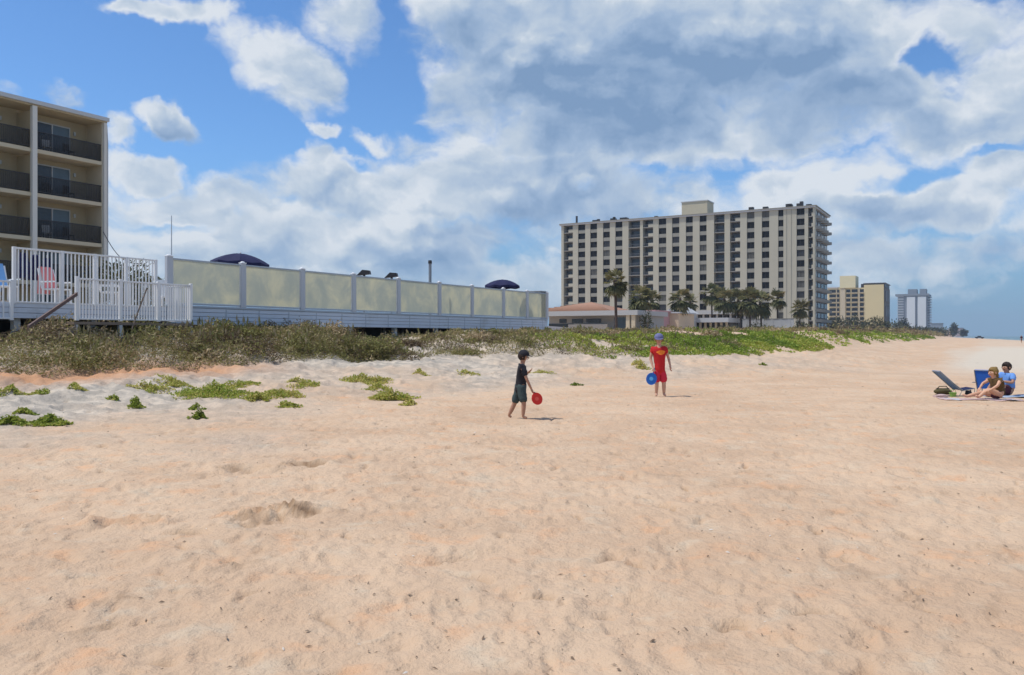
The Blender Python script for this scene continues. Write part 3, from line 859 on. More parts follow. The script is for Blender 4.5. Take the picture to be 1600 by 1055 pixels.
def bush(name, label, cat, loc, r, n, size, m, group=None, stem=True, seed=1, parent_rz=0):
    t = thing(name, label, cat, loc, parent_rz, group)
    g = np.random.default_rng(seed)
    p = g.normal(size=(n, 3)); p /= np.linalg.norm(p, axis=1, keepdims=True)
    lump = 1 + 0.28 * np.sin(p[:, 0] * 5 + seed) * np.cos(p[:, 2] * 4 + seed * 2) + 0.18 * np.sin(p[:, 1] * 9 + seed)
    p = p * (g.random(n) ** 0.4 * lump)[:, None] * np.array(r) + np.array([0, 0, r[2] * 1.0])
    p[:, 2] = np.maximum(p[:, 2], 0.02)
    V, Fq, tone = leaf_cloud(p, size, 0.5, seed)
    link('foliage', npmesh('foliage', V, Fq, m, {'tone': tone}), t)
    if stem:
        mb = MB()
        for k in range(4):
            a = k * 1.6 + seed
            mb.tube([(0, 0, 0), (0.25 * r[0] * math.cos(a), 0.25 * r[1] * math.sin(a), r[2] * 0.8), (0.5 * r[0] * math.cos(a), 0.5 * r[1] * math.sin(a), r[2] * 1.5)], [0.05 * r[2], 0.03 * r[2], 0.01 * r[2]], 5)
        mb.build('stems', M_wood, t)
    return t
for k, (px, v, rr, lab) in enumerate([(184, -31, (1.3, 1.3, 1.05), 'dull green shrub showing through the right part of the tall picket fence'), (222, -33, (1.5, 1.4, 0.95), 'brownish shrub between the tall picket fence and the first glass panel')]):
    u = u_of(px, v); x, y = xy(u, v)
    bush('shrub', lab, 'shrub', (x, y, DZ), rr, 2600, 0.14, M_leafdeck, None, True, 5 + k)


# ------------------------------------------------------------------ hotel on the left
def hotel():
    uH, vH = 34.9, -51.9
    t = thing('hotel', 'beige five storey hotel with dark balcony railings and white posts', 'building', (*xy(uH, vH), 0), RZ)
    FL = [2.05, 4.95, 7.70, 10.46, 13.22]   # floor levels
    ROOF = 16.05
    nbay = 6; bay = 4.85
    L = nbay * bay
    D = 1.7
    MB().box(-14, -D, -L, -0.002, 0.2, ROOF - 0.2).build('wall', M_beige, t)
    MB().box(-D + 0.002, -0.02, -0.22, 0.0, 0.2, ROOF - 0.2).build('end_wall', M_cream, t)
    MB().box(-14.2, 0.30, -L - 0.3, 0.15, ROOF - 0.1, ROOF + 0.15).build('roof', M_fascia, t)
    MB().box(-14.0, 0.12, -L - 0.1, 0.1, ROOF - 0.198, ROOF - 0.102).build('roof_soffit', M_beige, t)
    for k, z in enumerate(FL):
        MB().box(-D + 0.003, 0.05, -L, -0.225, z - 0.24, z).build('floor_slab', M_cream, t)
    postm = MB().box(-0.10, 0.16, -0.15, 0.15, 0.2, ROOF - 0.2).mesh('post', M_col)
    for k in range(1, nbay + 1): inst(t, 'post', postm, (0.06, -k * bay, 0))
    MB().box(-0.10, 0.2, -0.17, 0.03, 0.2, ROOF - 0.2).build('corner_post', M_col, t)
    # downpipe on the corner
    MB().tube([(0.16, 0.1, 0.3), (0.16, 0.1, ROOF - 1.5), (0.02, 0.12, ROOF - 0.3)], 0.05, 6).build('downpipe', M_fascia, t)
    party = MB().box(-D + 0.004, -0.05, -0.06, 0.06, 0.0, 2.40).mesh('party_wall', M_beige)
    # railing of one bay
    w = bay - 0.32
    rail = MB()
    rail.box(-0.02, 0.02, 0, w, 1.10, 1.15).box(-0.015, 0.015, 0, w, 0.10, 0.14)
    n = 38
    for k in range(n + 1): rail.box(-0.008, 0.008, k * w / n - 0.010, k * w / n + 0.010, 0.142, 1.098)
    rail_me = rail.mesh('railing', M_dark)
    M_scrn = mat('dark_mesh_screen', (0.03, 0.032, 0.036), 0.7, 0.3, 2)
    TS = NT(M_scrn.node_tree); tp = TS.new('ShaderNodeBsdfTransparent'); mx = TS.new('ShaderNodeMixShader'); mx.inputs[0].default_value = 0.38
    TS.l.new(tp.outputs[0], mx.inputs[1]); TS.l.new([n for n in TS.n if n.type == 'BSDF_PRINCIPLED'][0].outputs[0], mx.inputs[2]); TS.l.new(mx.outputs[0], [n for n in TS.n if n.type == 'OUTPUT_MATERIAL'][0].inputs[0])
    net = MB().box(-0.004, 0.004, 0.0, w, 0.02, 1.10).mesh('kick_screen', M_scrn)
    frame_me = MB().box(0, 0.06, 0, 2.45, 2.12, 2.20).box(0, 0.06, 0, 0.06, 0, 2.12).box(0, 0.06, 2.39, 2.45, 0, 2.12).box(0.001, 0.055, 1.18, 1.26, 0, 2.12).mesh('door_frame', M_fascia)
    open_me = MB().box(0.0, 0.02, 0.065, 1.175, 0.02, 2.118).mesh('door_pane', M_glass)
    cur_me = MB().box(0.0, 0.02, 1.265, 2.385, 0.02, 2.118).mesh('door_pane', M_curtain)
    lamp = MB().box(0, 0.12, -0.07, 0.07, 1.75, 2.0, 0.02).mesh('wall_lamp', M_fascia)
    chairs = []
    for b in range(nbay):
        y1 = -b * bay - 0.2
        for f, z in enumerate(FL):
            if f: inst(t, 'party_wall', party, (0, -(b + 1) * bay, z))
            r = inst(t, 'railing', rail_me, (-0.05, y1 - w, z))
            inst(r, 'kick_screen', net, (-0.03, 0, 0))
            dr = inst(t, 'sliding_door', frame_me, (-D + 0.002, -b * bay - 3.85, z + 0.02))
            inst(dr, 'door_pane', open_me, (0.005, 0, 0)); inst(dr, 'door_pane', cur_me, (0.005, 0, 0))
            if b < 2: inst(t, 'wall_lamp', lamp, (-D + 0.004, -b * bay - 1.1, z))
    # cables running down to the deck side
    # balcony furniture: a chair of each kind seen, on the two nearest bays
    chm = mat('dark_wicker', (0.04, 0.03, 0.025), 0.8, 0.3)
    whm = mat('white_resin', (0.78, 0.78, 0.76), 0.5, 0.05)
    def balcony_chair(b, off, f, m_, lab, rz=0.0):
        lx, ly = -0.85, -b * bay - off
        X, Y = xy(uH + ly, vH + lx)
        c = thing('balcony_chair', lab, 'chair', (X, Y, FL[f]), RZ + rz, 'chairs on the hotel balconies')
        MB().box(-0.25, 0.25, -0.25, 0.25, 0.40, 0.45).build('seat', m_, c)
        MB().box(-0.25, -0.2, -0.25, 0.25, 0.452, 0.95).build('backrest', m_, c)
        for sx in (-1, 1):
            for sy in (-1, 1): MB().box(sx * .22 - .02, sx * .22 + .02, sy * .22 - .02, sy * .22 + .02, 0, .398).build('leg', m_, c)
    names = {4: 'top floor', 3: 'fourth floor', 2: 'third floor', 1: 'second floor'}
    for f in (4, 3, 2, 1):
        balcony_chair(0, 2.0, f, chm, f'dark wicker chair on the {names[f]} balcony at the right corner of the hotel', 0.3)
        balcony_chair(0, 3.45, f, whm if f in (4, 2) else chm, f'{"white" if f in (4, 2) else "dark"} chair before the door of the {names[f]} corner balcony', -0.2)
        balcony_chair(1, 2.2, f, chm, f'dark chair on the {names[f]} balcony left of the hotel post', 0.1)
hotel()
# sagging cable from the hotel corner down behind the fence
pa = Vector(((160 - CX) / F * 56.3, 56.3, 1.5 + 165 / F * 56.3)); pb = Vector(((222 - CX) / F * 45, 45, 1.5 + 113 / F * 45))
pts = []
for k in range(13):
    f = k / 12; p = pa.lerp(pb, f); p.z -= 0.9 * math.sin(math.pi * f) * 0.8; pts.append(p)
tag(MB().tube(pts, 0.025, 5).build('cable', M_dark), 'thin dark cable sloping down from the hotel corner', 'cable')

# ------------------------------------------------------------------ the twelve storey condominium
M_pier = mat('condo_pale_piers', (0.45, 0.43, 0.35), 0.9, 0.05, 0.25, dirt=(0.36, 0.35, 0.29), dirt_amt=0.35)
M_span = mat('condo_grey_spandrels', (0.28, 0.275, 0.24), 0.9, 0.05, 0.25, dirt=(0.28, 0.27, 0.23), dirt_amt=0.3)
M_slab = mat('condo_slab_edges', (0.27, 0.265, 0.245), 0.85, 0.05, 0.3)
M_roofw = mat('pale_roof_edge', (0.50, 0.51, 0.52), 0.7, 0.05, 0.3)
M_railg = mat('grey_balcony_rail', (0.14, 0.15, 0.17), 0.6, 0.2, 0.5)
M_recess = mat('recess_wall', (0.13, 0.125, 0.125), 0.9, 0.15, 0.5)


M_glassf = glassmat('far_dark_glass', (0.004, 0.0045, 0.006), 0.6)
M_glassf.node_tree.nodes['Principled BSDF'].inputs['Specular IOR Level'].default_value = 0.2

M_blind = mat('drawn_blinds', (0.10, 0.10, 0.09), .8, .2, 2)
M_blind2 = mat('dim_curtains', (0.035, 0.037, 0.042), .7, .2, 2)


def condo():
    cxw, cyw = 82.8, 229.0
    t = thing('condominium', 'wide grey beige twelve storey condominium with rows of square dark windows', 'building', (cxw, cyw, 0), RZ)
    def tx(px):
        r = (px - CX) / F
        return -(cxw - cyw * r) / (CU + SU * r)
    FH = 2.88; NF = 12; TOP = 37.35
    rowz = [36.0 - FH * k for k in range(NF)]
    WH = 1.80
    W_ = [(904, 913.5), (923, 932), (943, 952), (962.3, 971.6), (1030, 1040), (1051, 1060.5), (1072.5, 1081.5), (1094, 1103), (1168, 1177.7), (1191.4, 1201), (1217, 1223), (1245.7, 1256)]
    RC = [(880.7, 895), (982, 1000), (1004.5, 1020.5), (1115.6, 1132), (1140.6, 1156.5), (1262.7, 1273)]
    D = 23.0
    xl = tx(877.0)
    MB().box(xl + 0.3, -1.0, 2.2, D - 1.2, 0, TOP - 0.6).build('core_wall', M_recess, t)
    ops = sorted([(tx(a) - .18, tx(b) + .18, 'w') for a, b in W_] + [(tx(a), tx(b), 'r') for a, b in RC])
    wins = {}
    prev = xl
    for k, (a, b, kind) in enumerate(ops):
        MB().box(prev, a, 0, 2.19, 0, TOP - 0.5).build('pier', M_pier, t)
        prev = b
        if kind == 'w':
            key = round(b - a, 2)
            for j, z in enumerate(rowz):
                zb = z - WH / 2
                lo = (rowz[j + 1] + WH / 2) if j + 1 < NF else 0.0
                MB().box(a + .003, b - .003, 0.12, 0.5, lo, zb).build('spandrel', M_span, t)
                wm = bpy.data.meshes.get('w%s' % key)
                if wm is None:
                    w = b - a
                    wm = MB().box(0.01, w - 0.01, 0.30, 0.34, 0, WH).mesh('w%s' % key, M_glassf)
                    fm = MB().box(0.0, w, 0.24, 0.295, 0, 0.07).box(0.0, w, 0.24, 0.295, WH - 0.07, WH).box(w / 2 - 0.04, w / 2 + 0.04, 0.242, 0.294, 0.072, WH - 0.072).mesh('wf%s' % key, M_dark)
                wm2 = bpy.data.meshes.get('w%sc' % key)
                if wm2 is None:
                    wm2 = wm.copy(); wm2.name = 'w%sc' % key; wm2.materials.clear(); wm2.materials.append(M_blind)
                    wm3 = wm.copy(); wm3.name = 'w%sd' % key; wm3.materials.clear(); wm3.materials.append(M_blind2)
                pick = random.random()
                wo_ = inst(t, 'window', wm2 if pick < .12 else (bpy.data.meshes['w%sd' % key] if pick < .3 else wm), (a, 0, zb))
                inst(wo_, 'window_frame', bpy.data.meshes['wf%s' % key], (0, 0, 0))
            MB().box(a + .003, b - .003, 0.12, 0.5, rowz[0] + WH / 2, TOP - 0.5).build('spandrel', M_span, t)
        else:
            w = b - a
            sm = MB().box(0, w, 0.1, 2.18, 0, 0.22).mesh('balcony_slab', M_slab)
            rm = MB().box(0, w, 0.12, 0.16, 0.98, 1.05)
            n = max(4, int(w / 0.35))
            for q_ in range(n + 1): rm.box(q_ * w / n - 0.03, q_ * w / n + 0.03, 0.12, 0.16, 0.24, 0.978)
            rm = rm.mesh('balcony_rail', M_railg)
            dm = MB().box(0.3, w - 0.3, 2.12, 2.16, 0.23, 2.35).mesh('balcony_door', M_glass)
            solid = MB().box(w * 0.52, w - 0.002, 0.05, 0.13, 0.22, 1.15).mesh('balcony_wall', M_pier)
            for j, z in enumerate(rowz):
                s = inst(t, 'balcony', sm, (a, 0, z - WH / 2 - 0.75))
                inst(s, 'balcony_rail', rm, (0, 0, 0)); inst(s, 'balcony_door', dm, (0, 0, 0))
                if k in (0, 7, 13) or kind == 'r' and (a > tx(1003) and a < tx(1021) or a > tx(1138) and a < tx(1160) or k == len(ops) - 1):
                    inst(s, 'balcony_wall', solid, (0, 0, 0))
    MB().box(prev, 0.0, 0, 2.19, 0, TOP - 0.5).build('pier', M_pier, t)
    # extra shallow reveals that break the wide blank wall
    for px in (1229, 1236.5):
        a = tx(px); MB().box(a - 0.08, a + 0.08, -0.05, -0.001, 0, TOP - 0.5).build('pilaster', M_span, t)
    # roof with overhang
    MB().box(xl - 0.5, 0.7, -0.35, D + 0.4, TOP - 0.49, TOP - 0.1).build('roof_edge', M_roofw, t)
    MB().box(xl - 0.5, 1.0, -0.5, D + 0.5, TOP - 0.098, TOP + 0.12).build('roof_deck', M_span, t)
    # side towards the sea: angled balconies
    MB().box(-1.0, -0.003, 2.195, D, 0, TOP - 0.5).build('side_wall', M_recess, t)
    saw = MB().poly([(0, 0.0, 0), (1.7, 3.2, 0), (0.2, 4.3, 0), (0, 4.3, 0)], (0, 0, 0.8)).mesh('angled_balcony', M_slab)
    gap = MB().box(0.003, 0.09, 0.5, 4.2, 1.3, 2.6).mesh('side_window', M_glass)
    for q_ in range(4):
        y0 = 1.2 + q_ * 5.4
        for j, z in enumerate(rowz):
            b_ = inst(t, 'angled_balcony', saw, (0, y0, z - WH / 2 - 0.95))
            inst(b_, 'side_window', gap, (0, 0, 0))
    # plant room and small roof equipment
    a, b = tx(1050), tx(1091)
    ph = MB().box(a, b, 9.0, 15.5, TOP + 0.1, 42.6).build('plant_room', M_cream, t)
    MB().box(a - .2, b + .2, 8.8, 15.7, 42.602, 42.9).build('plant_room_roof', M_roofw, t)
    MB().box(a - 5, b + 5, 9.6, 14, TOP + 0.122, TOP + 1.1).build('lift_housing', M_span, t)
    for px, w, h in ((897, .5, 2.4), (923, 1.4, .7), (930, .8, .9), (951, 1.6, .8), (955, .7, 1.2), (966, 2.2, .8), (972, 1.2, .6), (1020, 1, .5), (1168, 1.3, 1.0), (1190, 1.4, .8), (1226, 1.6, 1.1), (1231, 1.0, .8), (1243, 1.5, 1.0), (1248, .9, 1.5), (1258, 1.4, .6)):
        x0 = tx(px)
        MB().box(x0, x0 + w, 1.2, 1.2 + w, TOP + 0.121, TOP + 0.12 + h).build('roof_unit', M_dark, t)
condo()


def block(name, label, px_r, px_l, Y, ztop, depth, m, floors, cols, spec, z0=0.6):
    """building that faces the camera across the coast line: right front corner at px_r"""
    x = (px_r - CX) / F * Y
    rl = (px_l - CX) / F
    Lw = (x - Y * rl) / (CU + SU * rl)
    t = thing(name, label, 'building', (x, Y, 0), RZ)
    MB().box(-Lw, 0, 0, depth, z0, ztop).build('wall', m, t)
    return t, Lw


# podium and low pool house in front of the condo
def podium():
    Y = 190
    for nm, lab, a, b, yb, yt, YY, dep, kind in (
        ('pavilion', 'low white flat roofed pavilion with dark openings before the condominium', 1068, 1163, 507, 485, 185, 12, 1),
        ('garden_wall', 'long low white garden wall to the right of the pavilion', 1160, 1240, 516, 499, 172, 1.0, 2),
        ('parking_shelter', 'low dark fronted parking shelter under the palms', 1062, 1135, 516, 497, 165, 8, 3)):
        x = (b - CX) / F * YY; rl = (a - CX) / F
        Lw = (x - YY * rl) / (CU + SU * rl)
        z = lambda py: EYE + (CY - py) / F * (YY + 0.25 * Lw)
        t = thing(nm, lab, 'building' if kind != 2 else 'wall', (x, YY, 0), RZ)
        if kind == 2:
            MB().box(-Lw, 0, 0, 0.3, 0.8, z(yt)).build('wall', M_roofw, t)
            MB().box(-Lw - .1, 0.1, -0.06, 0.36, z(yt) + .002, z(yt) + 0.15).build('coping', M_slab, t)
            for k in range(6): MB().box(-Lw * (k + .5) / 6 - .25, -Lw * (k + .5) / 6 + .25, -0.05, -0.002, 0.8, z(yt)).build('buttress', M_roofw, t)
            continue
        MB().box(-Lw - 0.6, 0.6, -0.8, dep, z(yt) - 0.9, z(yt)).build('roof', M_roofw, t)
        MB().box(-Lw, 0, 2.4, dep - .1, 0.8, z(yt) - 0.902).build('back_wall', M_recess, t)
        n = 9
        for k in range(n + 1): MB().box(-Lw + Lw * k / n - 0.2, -Lw + Lw * k / n + 0.2, 0, 0.4, 0.8, z(yt) - 0.902).build('column', M_roofw if kind == 1 else M_cream, t)
        for k in range(n):
            MB().box(-Lw + Lw * k / n + 0.3, -Lw + Lw * (k + 1) / n - 0.3, 2.3, 2.39, 0.9, z(yt) - 1.1).build('window', M_glass, t)
        MB().box(-Lw, 0, 0.1, 0.3, 0.8, 1.7).build('low_wall', M_roofw, t)
podium()

# orange tiled house behind the deck
def tiled_house():
    Y0 = 118.0
    pr, pl = 992, 846
    x = (pr - CX) / F * Y0; rl = (pl - CX) / F
    Lw = (x - Y0 * rl) / (CU + SU * rl)
    t = thing('tiled_house', 'low beach house with an orange tiled hip roof and grey flat front', 'house', (x, Y0, 0), RZ)
    M_tile = mat('orange_roof_tiles', (0.36, 0.20, 0.13), 0.85, 0.18, 1.5, bump=0.5, bscale=6)
    M_hw = mat('grey_render', (0.36, 0.36, 0.35), 0.9, 0.08, 0.6)
    zf = EYE + 35 / F * (Y0 + 5)
    zt = EYE + 43 / F * (Y0 + 5)
    MB().box(-Lw, 0, 2.5, 12, 0.6, zf - 0.2).build('wall', M_hw, t)
    MB().box(-Lw - 0.5, 0.5, -0.3, 12.5, zf - 0.35, zf + 0.35).build('flat_roof', mat('grey_roof_fascia', (0.42, 0.43, 0.43), .8), t)
    # hip roof in two slopes, ridge along the front
    a, b = -Lw + 0.5, -Lw * 0.28
    z1, z2 = zf + 0.36, EYE + 54 / F * (Y0 + 9)
    pk = a + (b - a) * 0.42
    hv = [(a - 4, 1.0, z1), (b, 1.0, z1), (b, 14, z1), (a - 4, 14, z1), (a + 3.0, 7.5, z2 - .3), (pk, 7.5, z2)]
    r = MB().faces(hv, [(0, 1, 5, 4), (1, 2, 5), (2, 3, 4, 5), (3, 0, 4), (3, 2, 1, 0)]).build('tiled_roof', M_tile, t)
    # tile courses
    rows = 10
    for k in range(rows):
        f0 = k / rows; y0 = 1.0 + 6.5 * f0; zz = z1 + (z2 - 0.15 - z1) * f0
        x0 = (a - 4) + (a + 3 - (a - 4)) * f0; x1 = b + (pk - b) * f0
        MB().box(x0, x1, y0 - 0.05, y0 + 0.12, zz + 0.02, zz + 0.10).build('tile_course', M_tile, r)
    for k, (p0, p1, z0_, z1_) in enumerate([(0.12, 0.20, 1.0, 1.0), (0.26, 0.38, 0, 0), (0.42, 0.58, 0, 0)]):
        MB().box(-Lw + Lw * p0, -Lw + Lw * p1, 2.42, 2.49, zf - 1.35, zf - 0.75).build('window', M_glass, t)
    MB().box(-Lw * 0.28, -Lw * 0.06, 2.40, 2.49, 1.0, zf - 0.6).build('glass_door', glassmat('blue_grey_glass', (0.05, 0.08, 0.11)), t)
    MB().box(-Lw, -Lw * 0.72, 2.40, 2.48, 0.9, zf - 1.45).build('window', M_glass, t)
    MB().box(-Lw * 0.72, -Lw * 0.30, 0.6, 0.9, 0.7, zf - 1.6).build('porch_wall', mat('taupe_wall', (0.42, 0.40, 0.36), .9), t)
    for p in (0.0, 0.055): MB().box(-Lw * p - 0.5, -Lw * p + 0.05, -0.1, 0.4, 0.6, zf - 0.352).build('pillar', M_cream, t)
    # low wall with sloping top at its foot
    x2 = (858 - CX) / F * 80; x3 = (944 - CX) / F * 92
    pA = Vector((x2 - 3, 80 - 1, 0)); pB = Vector((x3, 92, 0))
    n = (pB - pA).normalized().cross(Vector((0, 0, 1))) * 0.25
    za, zb = EYE + (CY - 506.5) / F * 79, EYE + (CY - 516.0) / F * 92
    w = MB().poly([(pA.x, pA.y, 0.8), (pB.x, pB.y, 0.8), (pB.x, pB.y, zb), (pA.x, pA.y, za)], n).build('low_wall', M_roofw)
    tag(w, 'low whitish wall sloping down to the right before the tiled house', 'wall')
tiled_house()

def small_house(name, label, pl, pr, Y0, py_t, m, roof_m, wins, h_roof=0.25, gable=False):
    x = (pr - CX) / F * Y0; rl = (pl - CX) / F
    Lw = (x - Y0 * rl) / (CU + SU * rl)
    t = thing(name, label, 'building', (x, Y0, 0), RZ)
    zt = EYE + (CY - py_t) / F * (Y0 + Lw * .25)
    MB().box(-Lw, 0, 0, 9, 0.6, zt).build('wall', m, t)
    if gable:
        MB().poly([(-Lw - .4, -.4, zt + .002), (.4, -.4, zt + .002), (-Lw / 2, -.4, zt + h_roof)], (0, 9.8, 0)).build('roof', roof_m, t)
    else:
        MB().box(-Lw - .3, .3, -.3, 9.3, zt + .002, zt + h_roof).build('roof', roof_m, t)
    for a, b, z0, z1 in wins:
        w = MB().box(-Lw + Lw * a, -Lw + Lw * b, -0.06, -0.002, 0.6 + (zt - .6) * z0, .6 + (zt - .6) * z1).build('window', M_glass, t)
        MB().box(-Lw + Lw * a - .08, -Lw + Lw * b + .08, -0.1, -0.062, .6 + (zt - .6) * z0 - .1, .6 + (zt - .6) * z0 - .01).build('sill', M_roofw, w)
    return t
M_pk = mat('pink_stucco', (0.50, 0.30, 0.32), 0.9, 0.08, 0.6)
M_pch = mat('peach_stucco', (0.62, 0.50, 0.36), 0.9, 0.08, 0.6, dirt=(0.5, 0.36, 0.3), dirt_amt=.4)
small_house('pink_house', 'small pink walled house between the two left palm trunks and the peach wall', 1001, 1022, 142, 487, M_pk, M_pk, [(0.2, 0.8, 0.25, 0.65)])
small_house('peach_house', 'low peach coloured house with a white roof edge right of the pink one', 1021, 1060, 148, 490, M_pch, M_roofw, [(0.82, 0.95, 0.15, 0.5)])
small_house('white_cottage', 'small whitish cottage with a pale pitched roof beneath the condominium', 1040, 1066, 160, 489, M_roofw, M_roofw, [(0.1, 0.4, .2, .5)], 1.3, True)

# yellow apartment block
def yellow_block():
    Y = 485.0
    t, L = block('apartment_block', 'yellow apartment block with a taller lift tower, right of the condominium', 1381, 1293, Y, 30.0, 30, mat('yellow_stucco', (0.66, 0.56, 0.33), .9, .05, .1), 0, 0, None)
    def tx(px):
        r = (px - CX) / F; x0 = (1381 - CX) / F * Y
        return -(x0 - Y * r) / (CU + SU * r)
    My = bpy.data.materials['yellow_stucco']
    MB().box(tx(1350), 0, -0.4, -0.002, 0.6, 31.6).build('blank_wall', My, t)
    MB().box(tx(1345), 0.4, 0.6, 26, 30.002, 32.2).build('penthouse', M_dark, t)
    MB().box(tx(1349), 0.9, -0.6, 28, 32.202, 32.6).build('roof_edge', M_railg, t)
    MB().box(tx(1312.5), tx(1337), -1.0, 12, 30.004, 37.2).build('lift_tower', mat('pale_yellow', (0.70, 0.64, 0.42), .9, .05, .1), t)
    MB().box(tx(1293) - .5, tx(1310), -.5, 20, 30.003, 30.8).build('roof_edge', M_roofw, t)
    for a, b in ((1296, 1306), (1308, 1311.5), (1322.5, 1328.5), (1331, 1340), (1344, 1349.5)):
        for k in range(10):
            z = 28.2 - 2.75 * k
            w = MB().box(tx(a), tx(b), -0.25, -0.003, z - 0.85, z + 0.85).build('window', M_glass, t)
            MB().box(tx(a) - .2, tx(b) + .2, -0.9, -0.26, z - 1.35, z - 0.95).build('balcony', M_cream, w)
    for a, b in ((1307, 1307.8), (1313, 1321), (1341.5, 1343.5)):
        MB().box(tx(a), tx(b), -0.7, -0.004, 0.6, 30.0).build('pier', M_cream, t)
    for k in range(9):
        MB().box(0.01, 0.8, 4 + (k % 3) * 8, 9 + (k % 3) * 8, 4 + (k // 3) * 9, 10 + (k // 3) * 9).build('side_balcony', M_railg, t)
    MB().box(0.004, 0.3, 0.3, 29.6, 0.6, 29.9).build('side_shade_sheet', M_recess, t)  # dark sheet over the yellow wall, shade of this side put into colour
yellow_block()

def white_tower():
    Y = 900.0
    Mw = mat('white_tower_paint', (0.66, 0.70, 0.72), .8, .05, .05); Mg = mat('grey_tower_paint', (0.22, 0.25, 0.29), .8, .05, .05)
    x0 = (1449 - CX) / F * Y
    def tx(px):
        r = (px - CX) / F
        return -(x0 - Y * r) / (CU + SU * r)
    t = thing('white_tower', 'distant grey tower block with two bright white vertical bands', 'building', (x0, Y, 0), RZ)
    zt = EYE + 63 / F * Y
    MB().box(tx(1403), 0, 0, 40, 0, zt).build('wall', Mg, t)
    for a, b in ((1417, 1430), (1434, 1447)): MB().box(tx(a), tx(b), -1.2, -0.01, 0, zt - 1).build('white_band', Mw, t)
    MB().box(tx(1399), 1.5, -1.6, 42, zt + .01, zt + 2.2).build('roof_edge', Mg, t)
    for a, b in ((1418, 1432), (1436.5, 1447)): MB().box(tx(a), tx(b), 4, 20, zt + 2.21, zt + 7.5).build('roof_house', Mg, t)
    Ml = mat('pale_grey_band', (0.42, 0.46, 0.50), .8, .05, .05)
    for k in range(16):
        MB().box(tx(1402), tx(1412), -0.9, -0.012, 2 + 2.8 * k, 3.3 + 2.8 * k).build('balcony', Ml, t)
        MB().box(0.02, 2.2, 4, 38, 2 + 2.8 * k, 3.2 + 2.8 * k).build('side_balcony', Ml, t)
white_tower()
for px, w, Y, pt, lab in ((1462, 22, 1100, 506, 'low grey blue building right of the white banded tower'), (1488, 12, 1300, 514, 'small pale house far along the shore'), (1500, 10, 1500, 513, 'last tiny pinkish building before open beach'), (1480, 16, 1000, 517, 'long low pinkish wall at the foot of the far dune')):
    x = (px + w / 2 - CX) / F * Y
    z = EYE + (CY - pt) / F * Y
    t = thing('far_building', lab, 'building', (x, Y, 0), RZ)
    mm = [mat('far_blue_wall', (0.2, 0.25, 0.3)), mat('far_pale_wall', (0.55, 0.52, 0.5)), mat('far_pink_wall', (0.4, 0.28, 0.25)), mat('far_sandy_wall', (0.5, 0.38, 0.32))][[1462, 1488, 1500, 1480].index(px)]
    W_ = w / F * Y
    MB().box(-W_, 0, 0, 12, 0, z).build('wall', mm, t)
    MB().box(-W_ - .5, .5, -.5, 12.5, z + .01, z + 0.8).build('roof', M_railg, t)
    for k in range(4): MB().box(-W_ * (k + .7) / 4, -W_ * (k + .3) / 4, -.2, -.01, z * .35, z * .7).build('window', M_glass, t)


# ------------------------------------------------------------------ palms
M_frond = leafmat('palm_fronds', [(0, (0.07, 0.08, 0.03)), (0.45, (0.16, 0.165, 0.07)), (0.8, (0.25, 0.215, 0.10)), (1, (0.34, 0.25, 0.13))], 0.3)
M_trunk = mat('palm_trunk', (0.075, 0.055, 0.045), 0.95, 0.3, 3, bump=0.5, bscale=12)


def palm(px, Y, py_c, r, label, seed, lean=0.0, n_fr=46, dense=1.0):
    g = random.Random(seed); ng = np.random.default_rng(seed)
    x = (px - CX) / F * Y; z0 = 1.0
    H = EYE + (CY - py_c) / F * Y - z0
    t = thing('palm_tree', label, 'palm', (x, Y, z0), g.random() * 6, 'palm trees in front of the condominium')
    lx = lean
    tp = [(0, 0, -0.5), (lx * .2, 0, H * .3), (lx * .6, 0.05, H * .65), (lx, 0, H - 0.1)]
    rr = 0.016 * Y / 10 * 0.95
    MB().tube(tp, [0.26, 0.19, 0.17, 0.22], 8).build('trunk', M_trunk, t)
    Vs = []; Fs = []; Ts = []; off = 0
    for k in range(n_fr):
        az = g.random() * 2 * math.pi
        el = R(g.uniform(-58, 80)) if k % 3 else R(g.uniform(-75, -35))
        L = r * g.uniform(0.75, 1.12) * 1.36
        tone = min(1, max(0, 0.45 + 0.25 * math.sin(el) + g.uniform(-.25, .25) + (0.35 if el < R(-45) else 0)))
        # petiole to the middle of the fan, then the blades of the fan
        d0 = Vector((math.cos(az) * math.cos(el), math.sin(az) * math.cos(el), math.sin(el)))
        base = Vector((lx, 0, H))
        mid = base + d0 * L * 0.48 + Vector((0, 0, -0.02 * L))
        sd = d0.cross(Vector((0, 0, 1))); sd = sd.normalized() if sd.length > .1 else Vector((1, 0, 0))
        nb = 11
        up = sd.cross(d0)
        Vs += [base + sd * .03, mid + sd * .03, mid - sd * .03, base - sd * .03]; Fs.append([off, off + 1, off + 2, off + 3]); Ts += [tone] * 4; off += 4
        for q in range(nb):
            a = R(-100 + 200 * q / (nb - 1))
            dd = (d0 * math.cos(a) + sd * math.sin(a) + up * g.uniform(-.18, .18)).normalized()
            l2 = L * 0.55 * (0.75 + .25 * math.cos(a)) * g.uniform(.85, 1.1)
            m1 = mid + dd * l2 * .55; e1 = mid + dd * l2 + Vector((0, 0, -0.22 * l2))
            ww = dd.cross(up).normalized() * (0.055 * r / 1.4) * 1.9
            Vs += [mid, m1 + ww, e1, m1 - ww]; Fs.append([off, off + 1, off + 2, off + 3]); Ts += [min(1, max(0, tone + g.uniform(-.1, .1)))] * 4; off += 4
    me = npmesh('crown', np.array([tuple(v) for v in Vs]), np.array(Fs), M_frond, {'tone': np.array(Ts)})
    link('crown', me, t)
    MB().ell((lx, 0, H - 0.1), (0.30, 0.30, 0.5), 8, 6).build('crown_heart', M_trunk, t)
